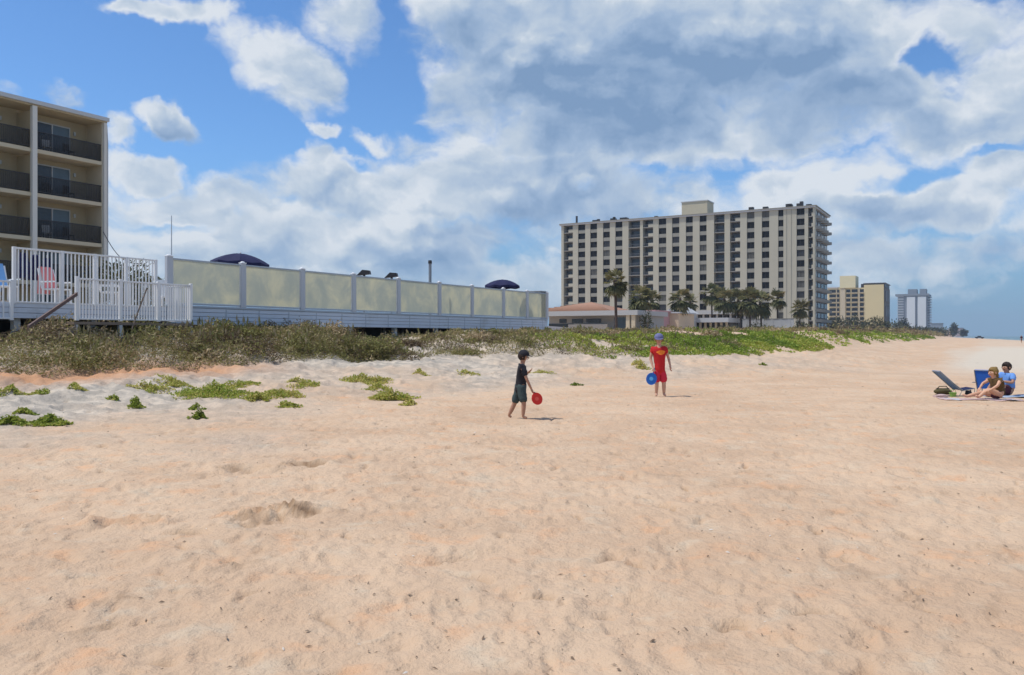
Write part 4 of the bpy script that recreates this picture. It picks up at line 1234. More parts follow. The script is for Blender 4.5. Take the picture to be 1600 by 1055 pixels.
PALMS = [(963, 100, 441, 1.45, 'tallest palm, dark crown against the left half of the condominium', .1), (1000, 122, 464, 1.75, 'second palm from the left, beside the pink house', -.2),
         (1020, 150, 470, 1.9, 'shorter bushy palm just right of the second palm', .3), (1061, 150, 468, 2.1, 'palm with a wide drooping crown below the plant room', .2), (1113, 175, 458, 2.1, 'slim palm at the left of the thick middle clump', .15),
         (1131, 170, 468, 2.3, 'bushy palm in the left part of the middle clump', -.3), (1152, 172, 470, 2.4, 'full crowned palm left of centre in the middle clump', .2), (1172, 168, 469, 2.5, 'full crowned palm in the centre of the middle clump', 0),
         (1190, 170, 474, 2.4, 'dark palm at the right end of the middle clump', .3), (1215, 175, 466, 1.9, 'single palm standing clear to the right of the clump', .0), (1248, 180, 482, 2.0, 'rightmost small palm before the condominium corner', -.4), (1078, 185, 472, 1.8, 'smaller palm behind the wide drooping one', 0)]
for k, (px, Y, pc, r, lab, ln) in enumerate(PALMS): palm(px, Y, pc, r, lab, 40 + k, ln)

# trees and scrub at the foot of the far buildings
M_dtree = leafmat('dark_coastal_leaves', [(0, (0.035, 0.042, 0.022)), (0.6, (0.075, 0.085, 0.042)), (1, (0.13, 0.12, 0.065))], 0.15)
FT = [(1010, 118, 482, 520, 10, 'rounded dark shrub between the house and the second palm', 0), (1140, 160, 506, 520, 16, 'low dark shrub at the foot of the middle palms', 0), (1185, 160, 503, 520, 14, 'low dark shrub under the right end of the palm clump', 0),
      (1253, 195, 500, 519, 12, 'dark tree at the right foot of the condominium', 0), (1296, 300, 494, 517, 12, 'dark tree at the left foot of the yellow block', 0), (1313, 330, 491, 517, 11, 'grey green tree before the yellow lift tower', 0),
      (1332, 320, 490, 517, 12, 'bushy dark tree before the middle of the yellow block', 0), (1352, 330, 495, 517, 11, 'small dark tree before the blank yellow wall', 0), (1368, 330, 491, 516, 10, 'tree with brownish crown at the right of the yellow wall', 1),
      (1381, 340, 497, 517, 8, 'dark tree at the right corner of the yellow block', 0), (1397, 420, 503, 518, 11, 'greenish tree between the yellow block and the white tower', 0), (1412, 500, 501, 519, 8, 'pointed dark tree left of the white tower', 0),
      (1424, 520, 511, 520, 12, 'low dark tree at the foot of the white tower', 0), (1443, 520, 512, 520, 13, 'low dark tree right below the white bands', 0), (1465, 560, 513, 521, 14, 'low dark tree right of the white tower', 0), (1491, 800, 507, 519, 4, 'small round dark tree far along the shore', 0), (1506, 900, 516, 523, 4, 'last tiny dark tree on the far dune', 0)]
for k, (px, Y, pt, pb, wpx, lab, br) in enumerate(FT):
    x = (px - CX) / F * Y
    zt = EYE + (CY - pt) / F * Y; zb = EYE + (CY - pb) / F * Y
    zb = min(zb, 1.2)
    rz_ = (zt - zb) / 2.2; rx = wpx * 1.1 / F * Y
    if px > 1390: rx *= 1.25; rz_ *= 1.2
    s = 0.0022 * Y
    bush('tree', lab, 'tree', (x, Y, zb), (rx, rx, rz_), 900, s, M_leafdeck if br else M_dtree, None, True, 60 + k)

# ------------------------------------------------------------------ dune vegetation
M_scrub = leafmat('dune_scrub_leaves', [(0, (0.09, 0.062, 0.038)), (0.25, (0.19, 0.13, 0.08)), (0.45, (0.21, 0.18, 0.065)), (0.65, (0.25, 0.25, 0.07)), (0.82, (0.38, 0.29, 0.16)), (1, (0.52, 0.40, 0.24))], 0.2)
M_green = leafmat('dune_vine_leaves', [(0, (0.08, 0.125, 0.02)), (0.4, (0.19, 0.27, 0.035)), (0.75, (0.29, 0.37, 0.05)), (1, (0.46, 0.43, 0.10))], 0.3)


M_creep = leafmat('yellow_green_leaves', [(0, (0.09, 0.13, 0.02)), (0.35, (0.20, 0.27, 0.035)), (0.7, (0.36, 0.42, 0.06)), (1, (0.58, 0.50, 0.16))], 0.35)


def green_mask(x, y):
    """where the bright vines take over from the brown scrub"""
    u, v = uv(x, y); d = edge_d(x, y)
    g = np.clip((u - 30) / 4, 0, 1) * np.clip((6.0 - d + fbm(x * .15, y * .15, 8, 3) * 8) / 2, 0, 1)
    g = np.maximum(g, np.clip(1 - np.hypot((x + 13.6) / 1.8, (y - 19.0) / 1.5), 0, 1) * 1.3)
    return np.clip(g + fbm(x * 0.6, y * 0.6, 9, 3) * 0.5 * (g > 0.05), 0, 1)


def scatter(n, u0, u1, d0, d1, seed):
    g = np.random.default_rng(seed)
    u = g.uniform(u0, u1, n)
    e = np.interp(u, EDGE_U, EDGE_V)
    v = e - g.uniform(d0 - 2, d1 + 2, n)
    x, y = xy(u, v)
    d = edge_d(x, y)
    k = (d > d0) & (d < d1) & (np.abs(x) < 0.66 * y + 2) & (y > 2)
    return x[k], y[k], d[k], u[k], v[k], g


def veg(name, n, u0, u1, d0, d1, hmax, size, m, sel, seed, label, cat, thr=-0.12, tone_shift=0.0, asp=0.42, up=0.08):
    x, y, d, u, v, g = scatter(n, u0, u1, d0, d1, seed)
    cl = fbm(x * 0.42, y * 0.42, 77, 4); cl2 = fbm(x * 1.6, y * 1.6, 79, 3)
    gm = green_mask(x, y)
    keep = (cl + (0.25 if m is M_green else 0.5) * cl2 > thr) & sel(x, y, u, v, d, gm, g)
    under = (v < VD - 0.1) & (u < U1 + 0.2)
    keep &= ~under
    x, y, d, cl, cl2, u, v = [a[keep] for a in (x, y, d, cl, cl2, u, v)]
    hh = hmax * np.clip(0.40 + 1.5 * (cl - thr) + 1.5 * cl2, 0.10, 1.35) * np.clip((d - d0) / 0.9 + 0.3, 0.3, 1)
    t = g.random(len(x)) ** 0.75
    z = ground_np(x, y) + hh * t
    sz = size * (0.6 + 0.012 * y)
    V, Fq, tone = leaf_cloud(np.stack([x, y, z], 1), sz * (1.0 if m is M_green else 1.35), asp if m is M_green else 0.2, seed, up)
    big = fbm(x * 0.30, y * 0.30, 17, 3) * 1.5 + fbm(x * 1.5, y * 1.5, 19, 3) * 0.8
    tone = np.clip(tone * (0.3 if m is M_green else 0.45) + (0.15 if m is M_green else 0) + np.repeat(np.clip(0.26 + 1.3 * big + tone_shift, 0, 0.55), 4), 0, 1)
    o = link(name, npmesh(name, V, Fq, m, {'tone': tone}))
    tag(o, label, cat, None, 'stuff')
    return o


veg('dune_scrub', 170000, -2, 24, -0.2, 5.6, 0.60, 0.105, M_scrub, lambda x, y, u, v, d, gm, g: (g.random(len(x)) > gm * 0.8), 3, 'brown and olive scrub covering the dune in front of the deck', 'scrub', -0.30)
veg('dune_scrub', 120000, 24, 46, 0.0, 12, 0.30, 0.105, M_scrub, lambda x, y, u, v, d, gm, g: (g.random(len(x)) > gm * 1.2), 4, 'brownish low scrub between the deck end and the bare sand', 'scrub', -0.13, 0.12)
veg('dune_scrub', 130000, 46, 240, 1.2, 24, 0.36, 0.13, M_scrub, lambda x, y, u, v, d, gm, g: (g.random(len(x)) > gm * 1.2) & ((d > 6) | (fbm(x*.12, y*.12, 88, 3) > 0.02)), 5, 'olive brown scrub along the far dune crest below the palms', 'scrub', -0.10, 0.08)
veg('dune_vines', 190000, 26, 64, -0.3, 8, 0.36, 0.10, M_green, lambda x, y, u, v, d, gm, g: (g.random(len(x)) < gm * 1.5), 6, 'bright green vines spreading over the seaward dune slope', 'ground cover', -0.02, 0.05, 0.6)
veg('dune_vines', 50000, 64, 300, 0.2, 8, 0.40, 0.16, M_green, lambda x, y, u, v, d, gm, g: (g.random(len(x)) < gm * 1.3), 7, 'green vines patching the far dune slope to the right', 'ground cover', 0.02, -0.1, 0.6)
veg('dune_vines', 16000, 4, 14, -0.2, 3.5, 0.45, 0.11, M_green, lambda x, y, u, v, d, gm, g: (g.random(len(x)) < gm * 1.2), 8, 'green leafy growth low in the scrub at the far left', 'ground cover', -0.3, -0.15, 0.6)
veg('dune_scrub', 60000, 160, 1100, 2, 60, 2.2, 0.24, M_scrub, lambda x, y, u, v, d, gm, g: d > 1, 9, 'distant dark scrub on the dune towards the white tower', 'scrub', -0.02, -0.12)


def clumps(n, u0, u1, d0, d1, seed, label, hs, leaves=900, size=.085, bias=0.0):
    """woody little bushes of different kinds crowded together on the dune face"""
    x, y, d, u, v, g = scatter(n, u0, u1, d0, d1, seed)
    k = ~((v < VD + 0.45) & (u < U1 + .3)); x, y = x[k], y[k]
    z = ground_np(x, y); P_ = []; T_ = []; S_ = []
    for i in range(len(x)):
        r = g.uniform(.25, .62); h = r * g.uniform(.8, 1.5) * hs
        m_ = int(leaves * r * r / .2)
        p = g.normal(size=(m_, 3)); p /= np.linalg.norm(p, axis=1, keepdims=True); p[:, 2] = np.abs(p[:, 2])
        lum = 1 + .3 * np.sin(p[:, 0] * 6 + i) * np.sin(p[:, 1] * 7 + 2 * i)
        p = p * (g.random(m_) ** .45 * lum)[:, None] * np.array([r * 1.15, r, h])
        P_.append(p + np.array([x[i], y[i], z[i]]))
        kind = g.random(); c = .02 if kind < .3 else (.30 if kind < .6 else (.52 if kind < .85 else .70))
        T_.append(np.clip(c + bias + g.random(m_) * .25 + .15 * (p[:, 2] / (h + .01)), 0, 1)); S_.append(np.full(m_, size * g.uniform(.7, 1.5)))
    P_ = np.concatenate(P_); V, Fq, _ = leaf_cloud(P_, np.concatenate(S_) * (.7 + .011 * P_[:, 1]), .38, seed, .1)
    tag(link('dune_bushes', npmesh('dune_bushes', V, Fq, M_scrub, {'tone': np.repeat(np.concatenate(T_), 4)})), label, 'bushes', None, 'stuff')
clumps(330, 0, 24, 0.5, 6, 21, 'mixed low bushes crowded on the dune face before the deck', 0.95)
clumps(120, 22, 46, 0.8, 9, 22, 'small mixed bushes below the right half of the deck', 0.42, 500)
clumps(110, 46, 130, 3, 16, 23, 'small bushes on the dune crest before the palms', 0.6, 350, .13)


def stalks(n, u0, u1, d0, d1, h, m, seed, label):
    x, y, d, u, v, g = scatter(n, u0, u1, d0, d1, seed)
    k = ~((v < VD + 0.15) & (u < U1 + .3)) & (fbm(x * .5, y * .5, 31, 3) + 0.5 * fbm(x * 2, y * 2, 32, 2) > 0.0)
    x, y = x[k], y[k]; n = len(x)
    z = ground_np(x, y)
    H = h * g.uniform(0.55, 1.15, n)
    lx = g.normal(size=n) * 0.14 + 0.05; ly = g.normal(size=n) * 0.14
    w = 0.005 + 0.00025 * y
    b = np.stack([x, y, z], 1); top = np.stack([x + lx, y + ly, z + H], 1)
    mid = (b + top) / 2 + np.stack([g.normal(size=n) * .03, g.normal(size=n) * .03, g.normal(size=n) * .02], 1)
    wx = np.stack([w, w * 0, w * 0], 1)
    V = np.stack([b - wx, b + wx, mid + wx * 1.2, mid - wx * 1.2, top, top], 1)
    V = np.stack([b - wx, b + wx, top + wx * .6, top - wx * .6], 1).reshape(-1, 3)
    V2 = np.stack([top - np.stack([w * 2.6, w * 0, H * .0], 1) - np.array([0, 0, 1]) * (H * .18)[:, None], top - np.array([0, 0, 1]) * (H * .02)[:, None] + 0 * wx, top + np.stack([w * 2.6, w * 0, H * 0], 1) - np.array([0, 0, 1]) * (H * .18)[:, None], top - np.array([0, 0, 1]) * (H * .34)[:, None]], 1).reshape(-1, 3)
    V = np.concatenate([V, V2]); Fq = np.arange(len(V)).reshape(-1, 4)
    tone = np.concatenate([np.repeat(g.random(n) * .5 + .25, 4), np.repeat(g.random(n) * .4 + .6, 4)])
    tag(link('sea_oats', npmesh('sea_oats', V, Fq, m, {'tone': tone})), label, 'grass', None, 'stuff')
stalks(3000, 0, 24, 0.3, 5.5, 0.72, M_scrub, 11, 'thin dry sea oat stalks rising out of the scrub by the deck')
stalks(1400, 20, 42, 0.3, 9, 0.42, M_scrub, 12, 'thin dry stalks before the right half of the deck')
stalks(900, 44, 110, 1.5, 14, 0.5, M_scrub, 13, 'dry stalks on the dune crest behind the red shirted child')


# single plants and creeping patches on the open sand, one thing each
def ray_ground(px, py):
    """the ground point seen at a photo pixel"""
    lo = None
    Ys = np.geomspace(4, 120, 1600)
    X = (px - CX) / F * Ys
    g_ = ground_np(X, Ys); ray = EYE - (py - CY) / F * Ys
    i = np.argmax(ray <= g_)
    return X[i], Ys[i], g_[i]


PATCH = [  # px, py(base), half width px, half depth m, height m, n, label, tone
    (18, 664, 22, .22, .13, 420, 'green creeping plant at the left edge of the picture', -.25), (40, 652, 14, .15, .11, 200, 'small green tuft just above the leftmost creeping plant', -.25),
    (82, 666, 26, .24, .16, 560, 'dark green leafy patch second from the left on the grey sand', -.3), (212, 638, 11, .13, .20, 200, 'small upright green plant alone on the grey sand', -.3),
    (178, 626, 8, .10, .10, 80, 'tiny green sprout left of the upright plant', -.2), (232, 614, 30, .5, .14, 420, 'yellow green patch at the foot of the orange sand bank', .1),
    (268, 606, 28, .5, .14, 360, 'thin yellowish green patch left of the big green mound', .15), (335, 622, 42, .75, .24, 1500, 'largest bright green plant mound on the grey sand', -.1),
    (372, 606, 26, .5, .15, 500, 'green patch running right from the biggest mound', 0), (309, 655, 11, .12, .16, 170, 'dark sprig of leaves hanging below the biggest mound', -.35),
    (308, 640, 9, .12, .12, 110, 'small leaf cluster between the mound and the dark sprig', -.3), (405, 628, 20, .3, .16, 360, 'green tuft right of the biggest mound', 0),
    (438, 622, 34, .5, .16, 620, 'yellow green spreading plant in the middle of the grey sand', .1), (450, 638, 15, .16, .12, 170, 'low green plant below the yellow green spread', .05),
    (470, 604, 22, .45, .12, 260, 'sparse green growth above the yellow green spread', .1), (568, 602, 32, .6, .20, 800, 'olive green clump with dry stems right of centre left', .2),
    (612, 626, 30, .4, .22, 760, 'bright green clump below the olive one', 0), (590, 610, 20, .4, .14, 260, 'thin growth linking the olive and bright green clumps', .1),
    (638, 633, 12, .14, .12, 130, 'small brownish tuft at the lower right of the bright clump', .3), (655, 588, 14, .4, .12, 180, 'yellowish tuft up the slope from the bright clump', .25),
    (728, 588, 18, .5, .14, 220, 'sparse green plants left of the child in black', .1), (900, 603, 10, .2, .07, 70, 'flat dark tuft of wrack between the two children', -.45),
    (845, 585, 22, .5, .07, 130, 'faint sparse sprouts on the sand between deck and children', .15), (1000, 574, 12, .5, .22, 240, 'yellow green reedy tuft just left of the red shirted child', .25),
    (1193, 573, 6, .2, .10, 60, 'lone tiny dark tuft on open sand right of the red shirted child', -.3), (20, 620, 20, .3, .10, 160, 'small olive sprigs on the orange bank at far left', 0),
    (60, 622, 12, .3, .10, 110, 'olive sprigs right of the far left ones on the orange bank', 0), (118, 618, 12, .3, .14, 120, 'olive sprigs at the foot of the scrub on the orange bank', .1)]
for k, (px, py, hw, hd, hh, n, lab, ts) in enumerate(PATCH):
    x, y, z = ray_ground(px, py)
    rx = hw / F * y * 1.2; n = int(n * 3.2)
    g = np.random.default_rng(200 + k)
    # a few runners with leaves clustered along them
    nr = 6 + int(n / 120)
    ang = g.uniform(0, 2 * np.pi, nr); ln = g.uniform(.5, 1.05, nr)
    ri = g.integers(0, nr, n); f = g.random(n) ** .8 * ln[ri] * 1.25
    a = ang[ri] + g.normal(size=n) * .20
    lx = np.cos(a) * f * rx; ly = np.sin(a) * f * hd
    zz = ground_fine(x + lx, y + ly) - z
    lz = zz + 0.015 + hh * 1.05 * g.random(n) * np.clip(1.15 - f * .9, .12, 1) * g.uniform(.3, 1.2, nr)[ri]
    V, Fq, tone = leaf_cloud(np.stack([lx, ly, lz], 1), 0.040 + .0010 * y, .5, 300 + k, .15)
    tone = np.clip(tone * .7 + .40 + ts + np.repeat(g.uniform(-.15, .25, nr)[ri], 4), 0, 1)
    t = thing('creeping_plant' if hh < .18 else 'dune_plant', lab, 'plant', (x, y, z), 0, 'plants growing on the open sand')
    link('foliage', npmesh('foliage', V, Fq, M_creep, {'tone': tone}), t)
    mb = MB()
    for j in range(nr):
        p = [(math.cos(ang[j]) * ln[j] * rx * q, math.sin(ang[j]) * ln[j] * hd * q) for q in (0, .35, .7, 1.1)]
        zs = ground_fine(np.array([x + a_[0] for a_ in p]), np.array([y + a_[1] for a_ in p])) - z
        mb.tube([(a_[0], a_[1], zs[i] + .02) for i, a_ in enumerate(p)], .006, 4)
    mb.build('runners', M_wood, t)


# bits of dry weed, shell and twig lying on the sand
def wrack():
    g = np.random.default_rng(55)
    n = 1500
    Y = 3.6 * np.exp(g.random(n) * 2.6); X = Y * g.uniform(-.66, .66, n)
    k = (edge_d(X, Y) < -0.5) & (fbm(X * .5, Y * .5, 95, 3) + g.random(n) * .5 > .2)
    X, Y = X[k], Y[k]; n = len(X)
    Z = ground_fine(X, Y)
    L = g.uniform(.004, .014, n) * (1 + Y * .09); a = g.uniform(0, np.pi, n); w = L * g.uniform(.12, .4, n)
    d = np.stack([np.cos(a), np.sin(a), g.normal(size=n) * .2], 1) * L[:, None]; s = np.stack([-np.sin(a), np.cos(a), 0 * a], 1) * w[:, None]
    c = np.stack([X, Y, Z + .006], 1); up = np.zeros((n, 3)); up[:, 2] = w * .9 + .003
    V = np.stack([c - d, c - s, c + d, c + s, c + up], 1).reshape(-1, 3)
    b = (np.arange(n) * 5)[:, None]
    Fq = np.concatenate([b + np.array([[0, 1, 4]]), b + np.array([[1, 2, 4]]), b + np.array([[2, 3, 4]]), b + np.array([[3, 0, 4]])])
    m = leafmat('dry_wrack', [(0, (0.11, 0.075, 0.05)), (0.5, (0.22, 0.15, 0.10)), (0.85, (0.36, 0.27, 0.19)), (1, (0.7, 0.66, 0.6))], 0.0)
    tag(link('wrack', npmesh('wrack', V, Fq, m, {'tone': np.repeat(g.random(n), 5)})), 'scattered bits of dry weed and shell on the sand', 'debris', None, 'stuff')
wrack()

# ------------------------------------------------------------------ people
def skinmat(name, col):
    m = mat(name, col, 0.55, 0.08, 14, spec=0.35)
    bs = [n for n in m.node_tree.nodes if n.type == 'BSDF_PRINCIPLED'][0]
    bs.inputs['Subsurface Weight'].default_value = 0.05
    return m
M_skinA = skinmat('tanned_skin', (0.40, 0.215, 0.14)); M_skinB = skinmat('light_skin', (0.52, 0.30, 0.21)); M_skinC = skinmat('fair_skin', (0.60, 0.34, 0.22))  # three skin tones, the fairest one for the blond woman
M_black = mat('black_cotton', (0.018, 0.018, 0.024), 0.9, 0.3, 10, bump=0.3)
M_gshort = mat('dark_grey_green_shorts', (0.045, 0.068, 0.07), 0.85, 0.25, 10, bump=0.3)
M_red = mat('red_shirt_cloth', (0.50, 0.012, 0.015), 0.8, 0.15, 10, bump=0.3)
M_redsh = mat('crimson_shorts_cloth', (0.58, 0.02, 0.05), 0.8, 0.15, 10, bump=0.3)
M_orange = mat('orange_print', (0.85, 0.22, 0.02), 0.7, 0.25, 20)
M_bluecap = mat('slate_blue_cap', (0.13, 0.14, 0.28), 0.85, 0.2, 10)
M_hairD = mat('dark_brown_hair', (0.025, 0.014, 0.010), 0.7, 0.4, 40, bump=0.6, bscale=80)
M_hairB = mat('dark_blond_hair', (0.24, 0.15, 0.045), 0.7, 0.35, 40, bump=0.6, bscale=80)
M_bshirt = mat('light_blue_shirt', (0.14, 0.30, 0.66), 0.85, 0.15, 8, bump=0.3)
M_patt = mat('brown_patterned_cloth', (0.10, 0.06, 0.02), 0.85, 0.7, 26)
M_maroon = mat('dark_maroon_cloth', (0.07, 0.018, 0.03), 0.85, 0.4, 12)
M_eye = mat('eye_dark', (0.02, 0.015, 0.012), 0.3, 0.1)
M_redp = mat('red_plastic', (0.62, 0.025, 0.015), 0.4, 0.05, 4); M_redc = mat('light_red_centre', (0.75, 0.10, 0.07), 0.4, 0.05)
M_bluep = mat('blue_plastic', (0.015, 0.13, 0.50), 0.4, 0.1, 4); M_bluec = mat('light_blue_mark', (0.12, 0.42, 0.78), 0.4, 0.05)


def skin(name, chains, m, parent=None, sub=2, root=0):
    """chains: list of [(x, y, z, r), ...]; a chain whose first item is an int starts at that vertex"""
    vs, es, rs = [], [], []
    for ch in chains:
        prev = None
        for it in ch:
            if isinstance(it, int): prev = it; continue
            vs.append(it[:3]); rs.append(it[3] if len(it) == 4 else it[3:5]); i = len(vs) - 1
            if prev is not None: es.append((prev, i))
            prev = i
    me = bpy.data.meshes.new(name); me.from_pydata(vs, es, [])
    o = bpy.data.objects.new(name, me); COL.objects.link(o)
    md = o.modifiers.new('s', 'SKIN')
    for i, r in enumerate(rs):
        sv_ = me.skin_vertices[0].data[i]
        sv_.radius = (r, r) if not isinstance(r, tuple) else r
        sv_.use_root = (i == root)
    md.use_smooth_shade = True
    if sub: ms = o.modifiers.new('u', 'SUBSURF'); ms.levels = sub; ms.render_levels = sub
    dg = bpy.context.evaluated_depsgraph_get()
    new = bpy.data.meshes.new_from_object(o.evaluated_get(dg))
    bpy.data.objects.remove(o); bpy.data.meshes.remove(me)
    new.name = name
    if name in ('shirt', 'shorts', 'top'):
        for v_ in new.vertices:
            c_ = v_.co; f_ = math.sin(c_.z * 60 + 2.5 * math.sin(c_.x * 25)) * math.sin(c_.x * 34 + c_.y * 22) + .6 * math.sin(c_.z * 105 + c_.x * 40)
            v_.co = c_ + v_.normal * (0.0055 * f_ + .003)
    new.materials.clear(); new.materials.append(m)
    new.polygons.foreach_set('use_smooth', [True] * len(new.polygons))
    return link(name, new, parent)


def lerp(a, b, f): return tuple(a[i] + (b[i] - a[i]) * f for i in range(3))


def body(t, J, S, skin_m):
    """one continuous body from joints J (dict) and size S (stature)"""
    k = S / 1.27
    pel = J['pelvis']; ch = J['chest']; nk = J['neck']; hd = J['head']
    V = []
    chains = []
    spine = [(*pel, .085 * k), (*lerp(pel, ch, .5), .078 * k), (*ch, .092 * k), (*nk, .040 * k), (*lerp(nk, hd, .45), .048 * k), (*hd, .078 * k), (hd[0] + J['up'][0] * .055 * k, hd[1] + J['up'][1] * .055 * k, hd[2] + J['up'][2] * .055 * k, .066 * k)]
    chains.append(spine)
    n = len(spine)
    def limb(start, pts):
        nonlocal n
        chains.append([start] + pts); i0 = n; n += len(pts); return n - 1
    for s in ('l', 'r'):
        h, kn, an, to = J['hip' + s], J['knee' + s], J['ank' + s], J['toe' + s]
        limb(0, [(*h, .066 * k), (*lerp(h, kn, .5), .058 * k), (*kn, .044 * k), (*lerp(kn, an, .35), .044 * k), (*an, .027 * k), (*lerp(an, to, .5), .026 * k), (*to, .018 * k)])
        sh, el, wr, ha = J['sh' + s], J['el' + s], J['wr' + s], J['hand' + s]
        w = limb(2, [(*sh, .042 * k), (*lerp(sh, el, .5), .034 * k), (*el, .028 * k), (*lerp(el, wr, .4), .027 * k), (*wr, .019 * k), (*ha, .024 * k)])
        # four fingers and a thumb
        d = (Vector(ha) - Vector(wr)).normalized()
        side = Vector(J.get('palm' + s, (0, 1, 0))); side = (side - d * side.dot(d)).normalized()
        nrm = d.cross(side)
        if J.get('curl' + s): c = J['curl' + s]
        else: c = .35
        sgn = 1
        for q, L in zip((-1.5, -.5, .5, 1.5), (.042, .052, .048, .036)):
            b0 = Vector(ha) + side * q * .014 * k + d * .015 * k
            p1 = b0 + (d * math.cos(c) + nrm * math.sin(c)) * L * .5 * k
            p2 = p1 + (d * math.cos(c * 2.4) + nrm * math.sin(c * 2.4)) * L * .55 * k
            limb(w, [(*b0, .0085 * k), (*p1, .0075 * k), (*p2, .0055 * k)])
        b0 = Vector(wr).lerp(Vector(ha), .6) - side * .024 * k
        p1 = b0 + (d * .8 - side * .6 + nrm * .4).normalized() * .025 * k; p2 = p1 + (d + nrm * .6).normalized() * .022 * k
        limb(w, [(*b0, .0095 * k), (*p1, .008 * k), (*p2, .006 * k)])
    o = skin('body', chains, skin_m, t)
    # face features as children of the body
    fw = Vector(J['face']).normalized(); up = Vector(J['up']).normalized(); rt = fw.cross(up)
    c = Vector(hd) + up * .018 * k
    rot = Matrix((rt, fw, up)).transposed()
    MB().ell(c + fw * .086 * k - up * .012 * k, (.012 * k, .018 * k, .018 * k), 8, 6, rot).build('nose', skin_m, o, True)
    for s in (-1, 1):
        MB().ell(c + fw * .073 * k + rt * s * .030 * k + up * .012 * k, (.011 * k, .008 * k, .008 * k), 8, 6, rot).build('eye', M_eye, o, True)
        MB().ell(c + rt * s * .078 * k - up * .005 * k, (.010 * k, .018 * k, .026 * k), 8, 6, rot).build('ear', skin_m, o, True)
    MB().ell(c + fw * .078 * k - up * .045 * k, (.022 * k, .007 * k, .007 * k), 8, 6, rot).build('mouth', mat_lip, o, True)
    return o, c, rot, k
mat_lip = mat('lips', (0.40, 0.13, 0.11), .5)


def cap_on(t, c, rot, k, m, brim_dir=1.0):
    fw = rot @ Vector((0, 1, 0)); up = rot @ Vector((0, 0, 1)); rt = rot @ Vector((1, 0, 0))
    mb = MB(); mb.ell(c + up * .040 * k, (.094 * k, .102 * k, .085 * k), 18, 12, rot)
    # keep the dome only
    cut = c + up * .020 * k
    bmesh.ops.bisect_plane(mb.bm, geom=mb.bm.verts[:] + mb.bm.edges[:] + mb.bm.faces[:], plane_co=cut, plane_no=-up, clear_outer=True)
    o = mb.build('cap', m, t, True)
    pts = []
    n = 9
    for i in range(n):
        a = math.pi * (-.5 + i / (n - 1)) * .92
        p = c + up * .026 * k + fw * (.078 + .088 * math.cos(a)) * k + rt * .085 * k * math.sin(a) - up * .012 * k * math.cos(a)
        pts.append(p)
    MB().poly([tuple(p) for p in pts], tuple(up * .008 * k)).build('visor', m, o)
    return o


def hair_on(t, c, rot, k, m, length=.0, bun=False):
    up = rot @ Vector((0, 0, 1)); fw = rot @ Vector((0, 1, 0))
    mb = MB(); mb.ell(c + up * .018 * k - fw * .012 * k, (.096 * k, .100 * k, .100 * k), 18, 12, rot)
    for v in mb.bm.verts:
        r_ = v.co - c
        if r_.dot(fw) > .045 * k and r_.dot(up) < .055 * k: v.co -= fw * (r_.dot(fw) - .045 * k)
        v.co += Vector((random.uniform(-1, 1), random.uniform(-1, 1), random.uniform(-1, 1))) * .004
    if length: mb.ell(c - up * length * .5 - fw * .055 * k, (.075 * k, .045 * k, length * .6), 12, 8, rot)
    if bun: mb.ell(c + up * .07 * k - fw * .085 * k, (.04 * k, .04 * k, .04 * k), 10, 8, rot)
    return mb.build('hair', m, t, True)


def paddle(name, label, centre, grip, r, m, m2, nrm):
    """round beach racket: blade, throat, handle and a lighter centre"""
    c = Vector(centre); gpt = Vector(grip)
    t = thing(name, label, 'paddle', tuple(gpt))
    n = Vector(nrm).normalized(); ax = (c - gpt); ax = (ax - n * ax.dot(n)).normalized(); sd = n.cross(ax)
    cc = c - gpt
    N = 28; th = .008
    ring = [cc + (ax * math.cos(2 * math.pi * i / N) * r * 1.08 + sd * math.sin(2 * math.pi * i / N) * r * .95) - n * th / 2 for i in range(N)]
    bl = MB().poly([tuple(p) for p in ring], tuple(n * th)).build('blade', m, t)
    rim = MB(); pr = [tuple(p + n * th / 2) for p in ring]; rim.tube(pr + pr[:2], .007, 6, False).build('rim', m, bl)
    for s in (-1, 1):
        rr = [cc + n * s * (th / 2 + .002) + (ax * math.cos(2 * math.pi * i / 16) + sd * math.sin(2 * math.pi * i / 16)) * r * .36 - sd * r * .05 for i in range(16)]
        MB().poly([tuple(p) for p in rr], tuple(n * s * .002)).build('centre_mark', m2, bl)
    b = cc - ax * r * 1.02
    MB().tube([tuple(b + ax * .02), tuple(b * .5), tuple(-ax * .05)], [.014, .013, .015], 8).build('handle', m, t)
    return t


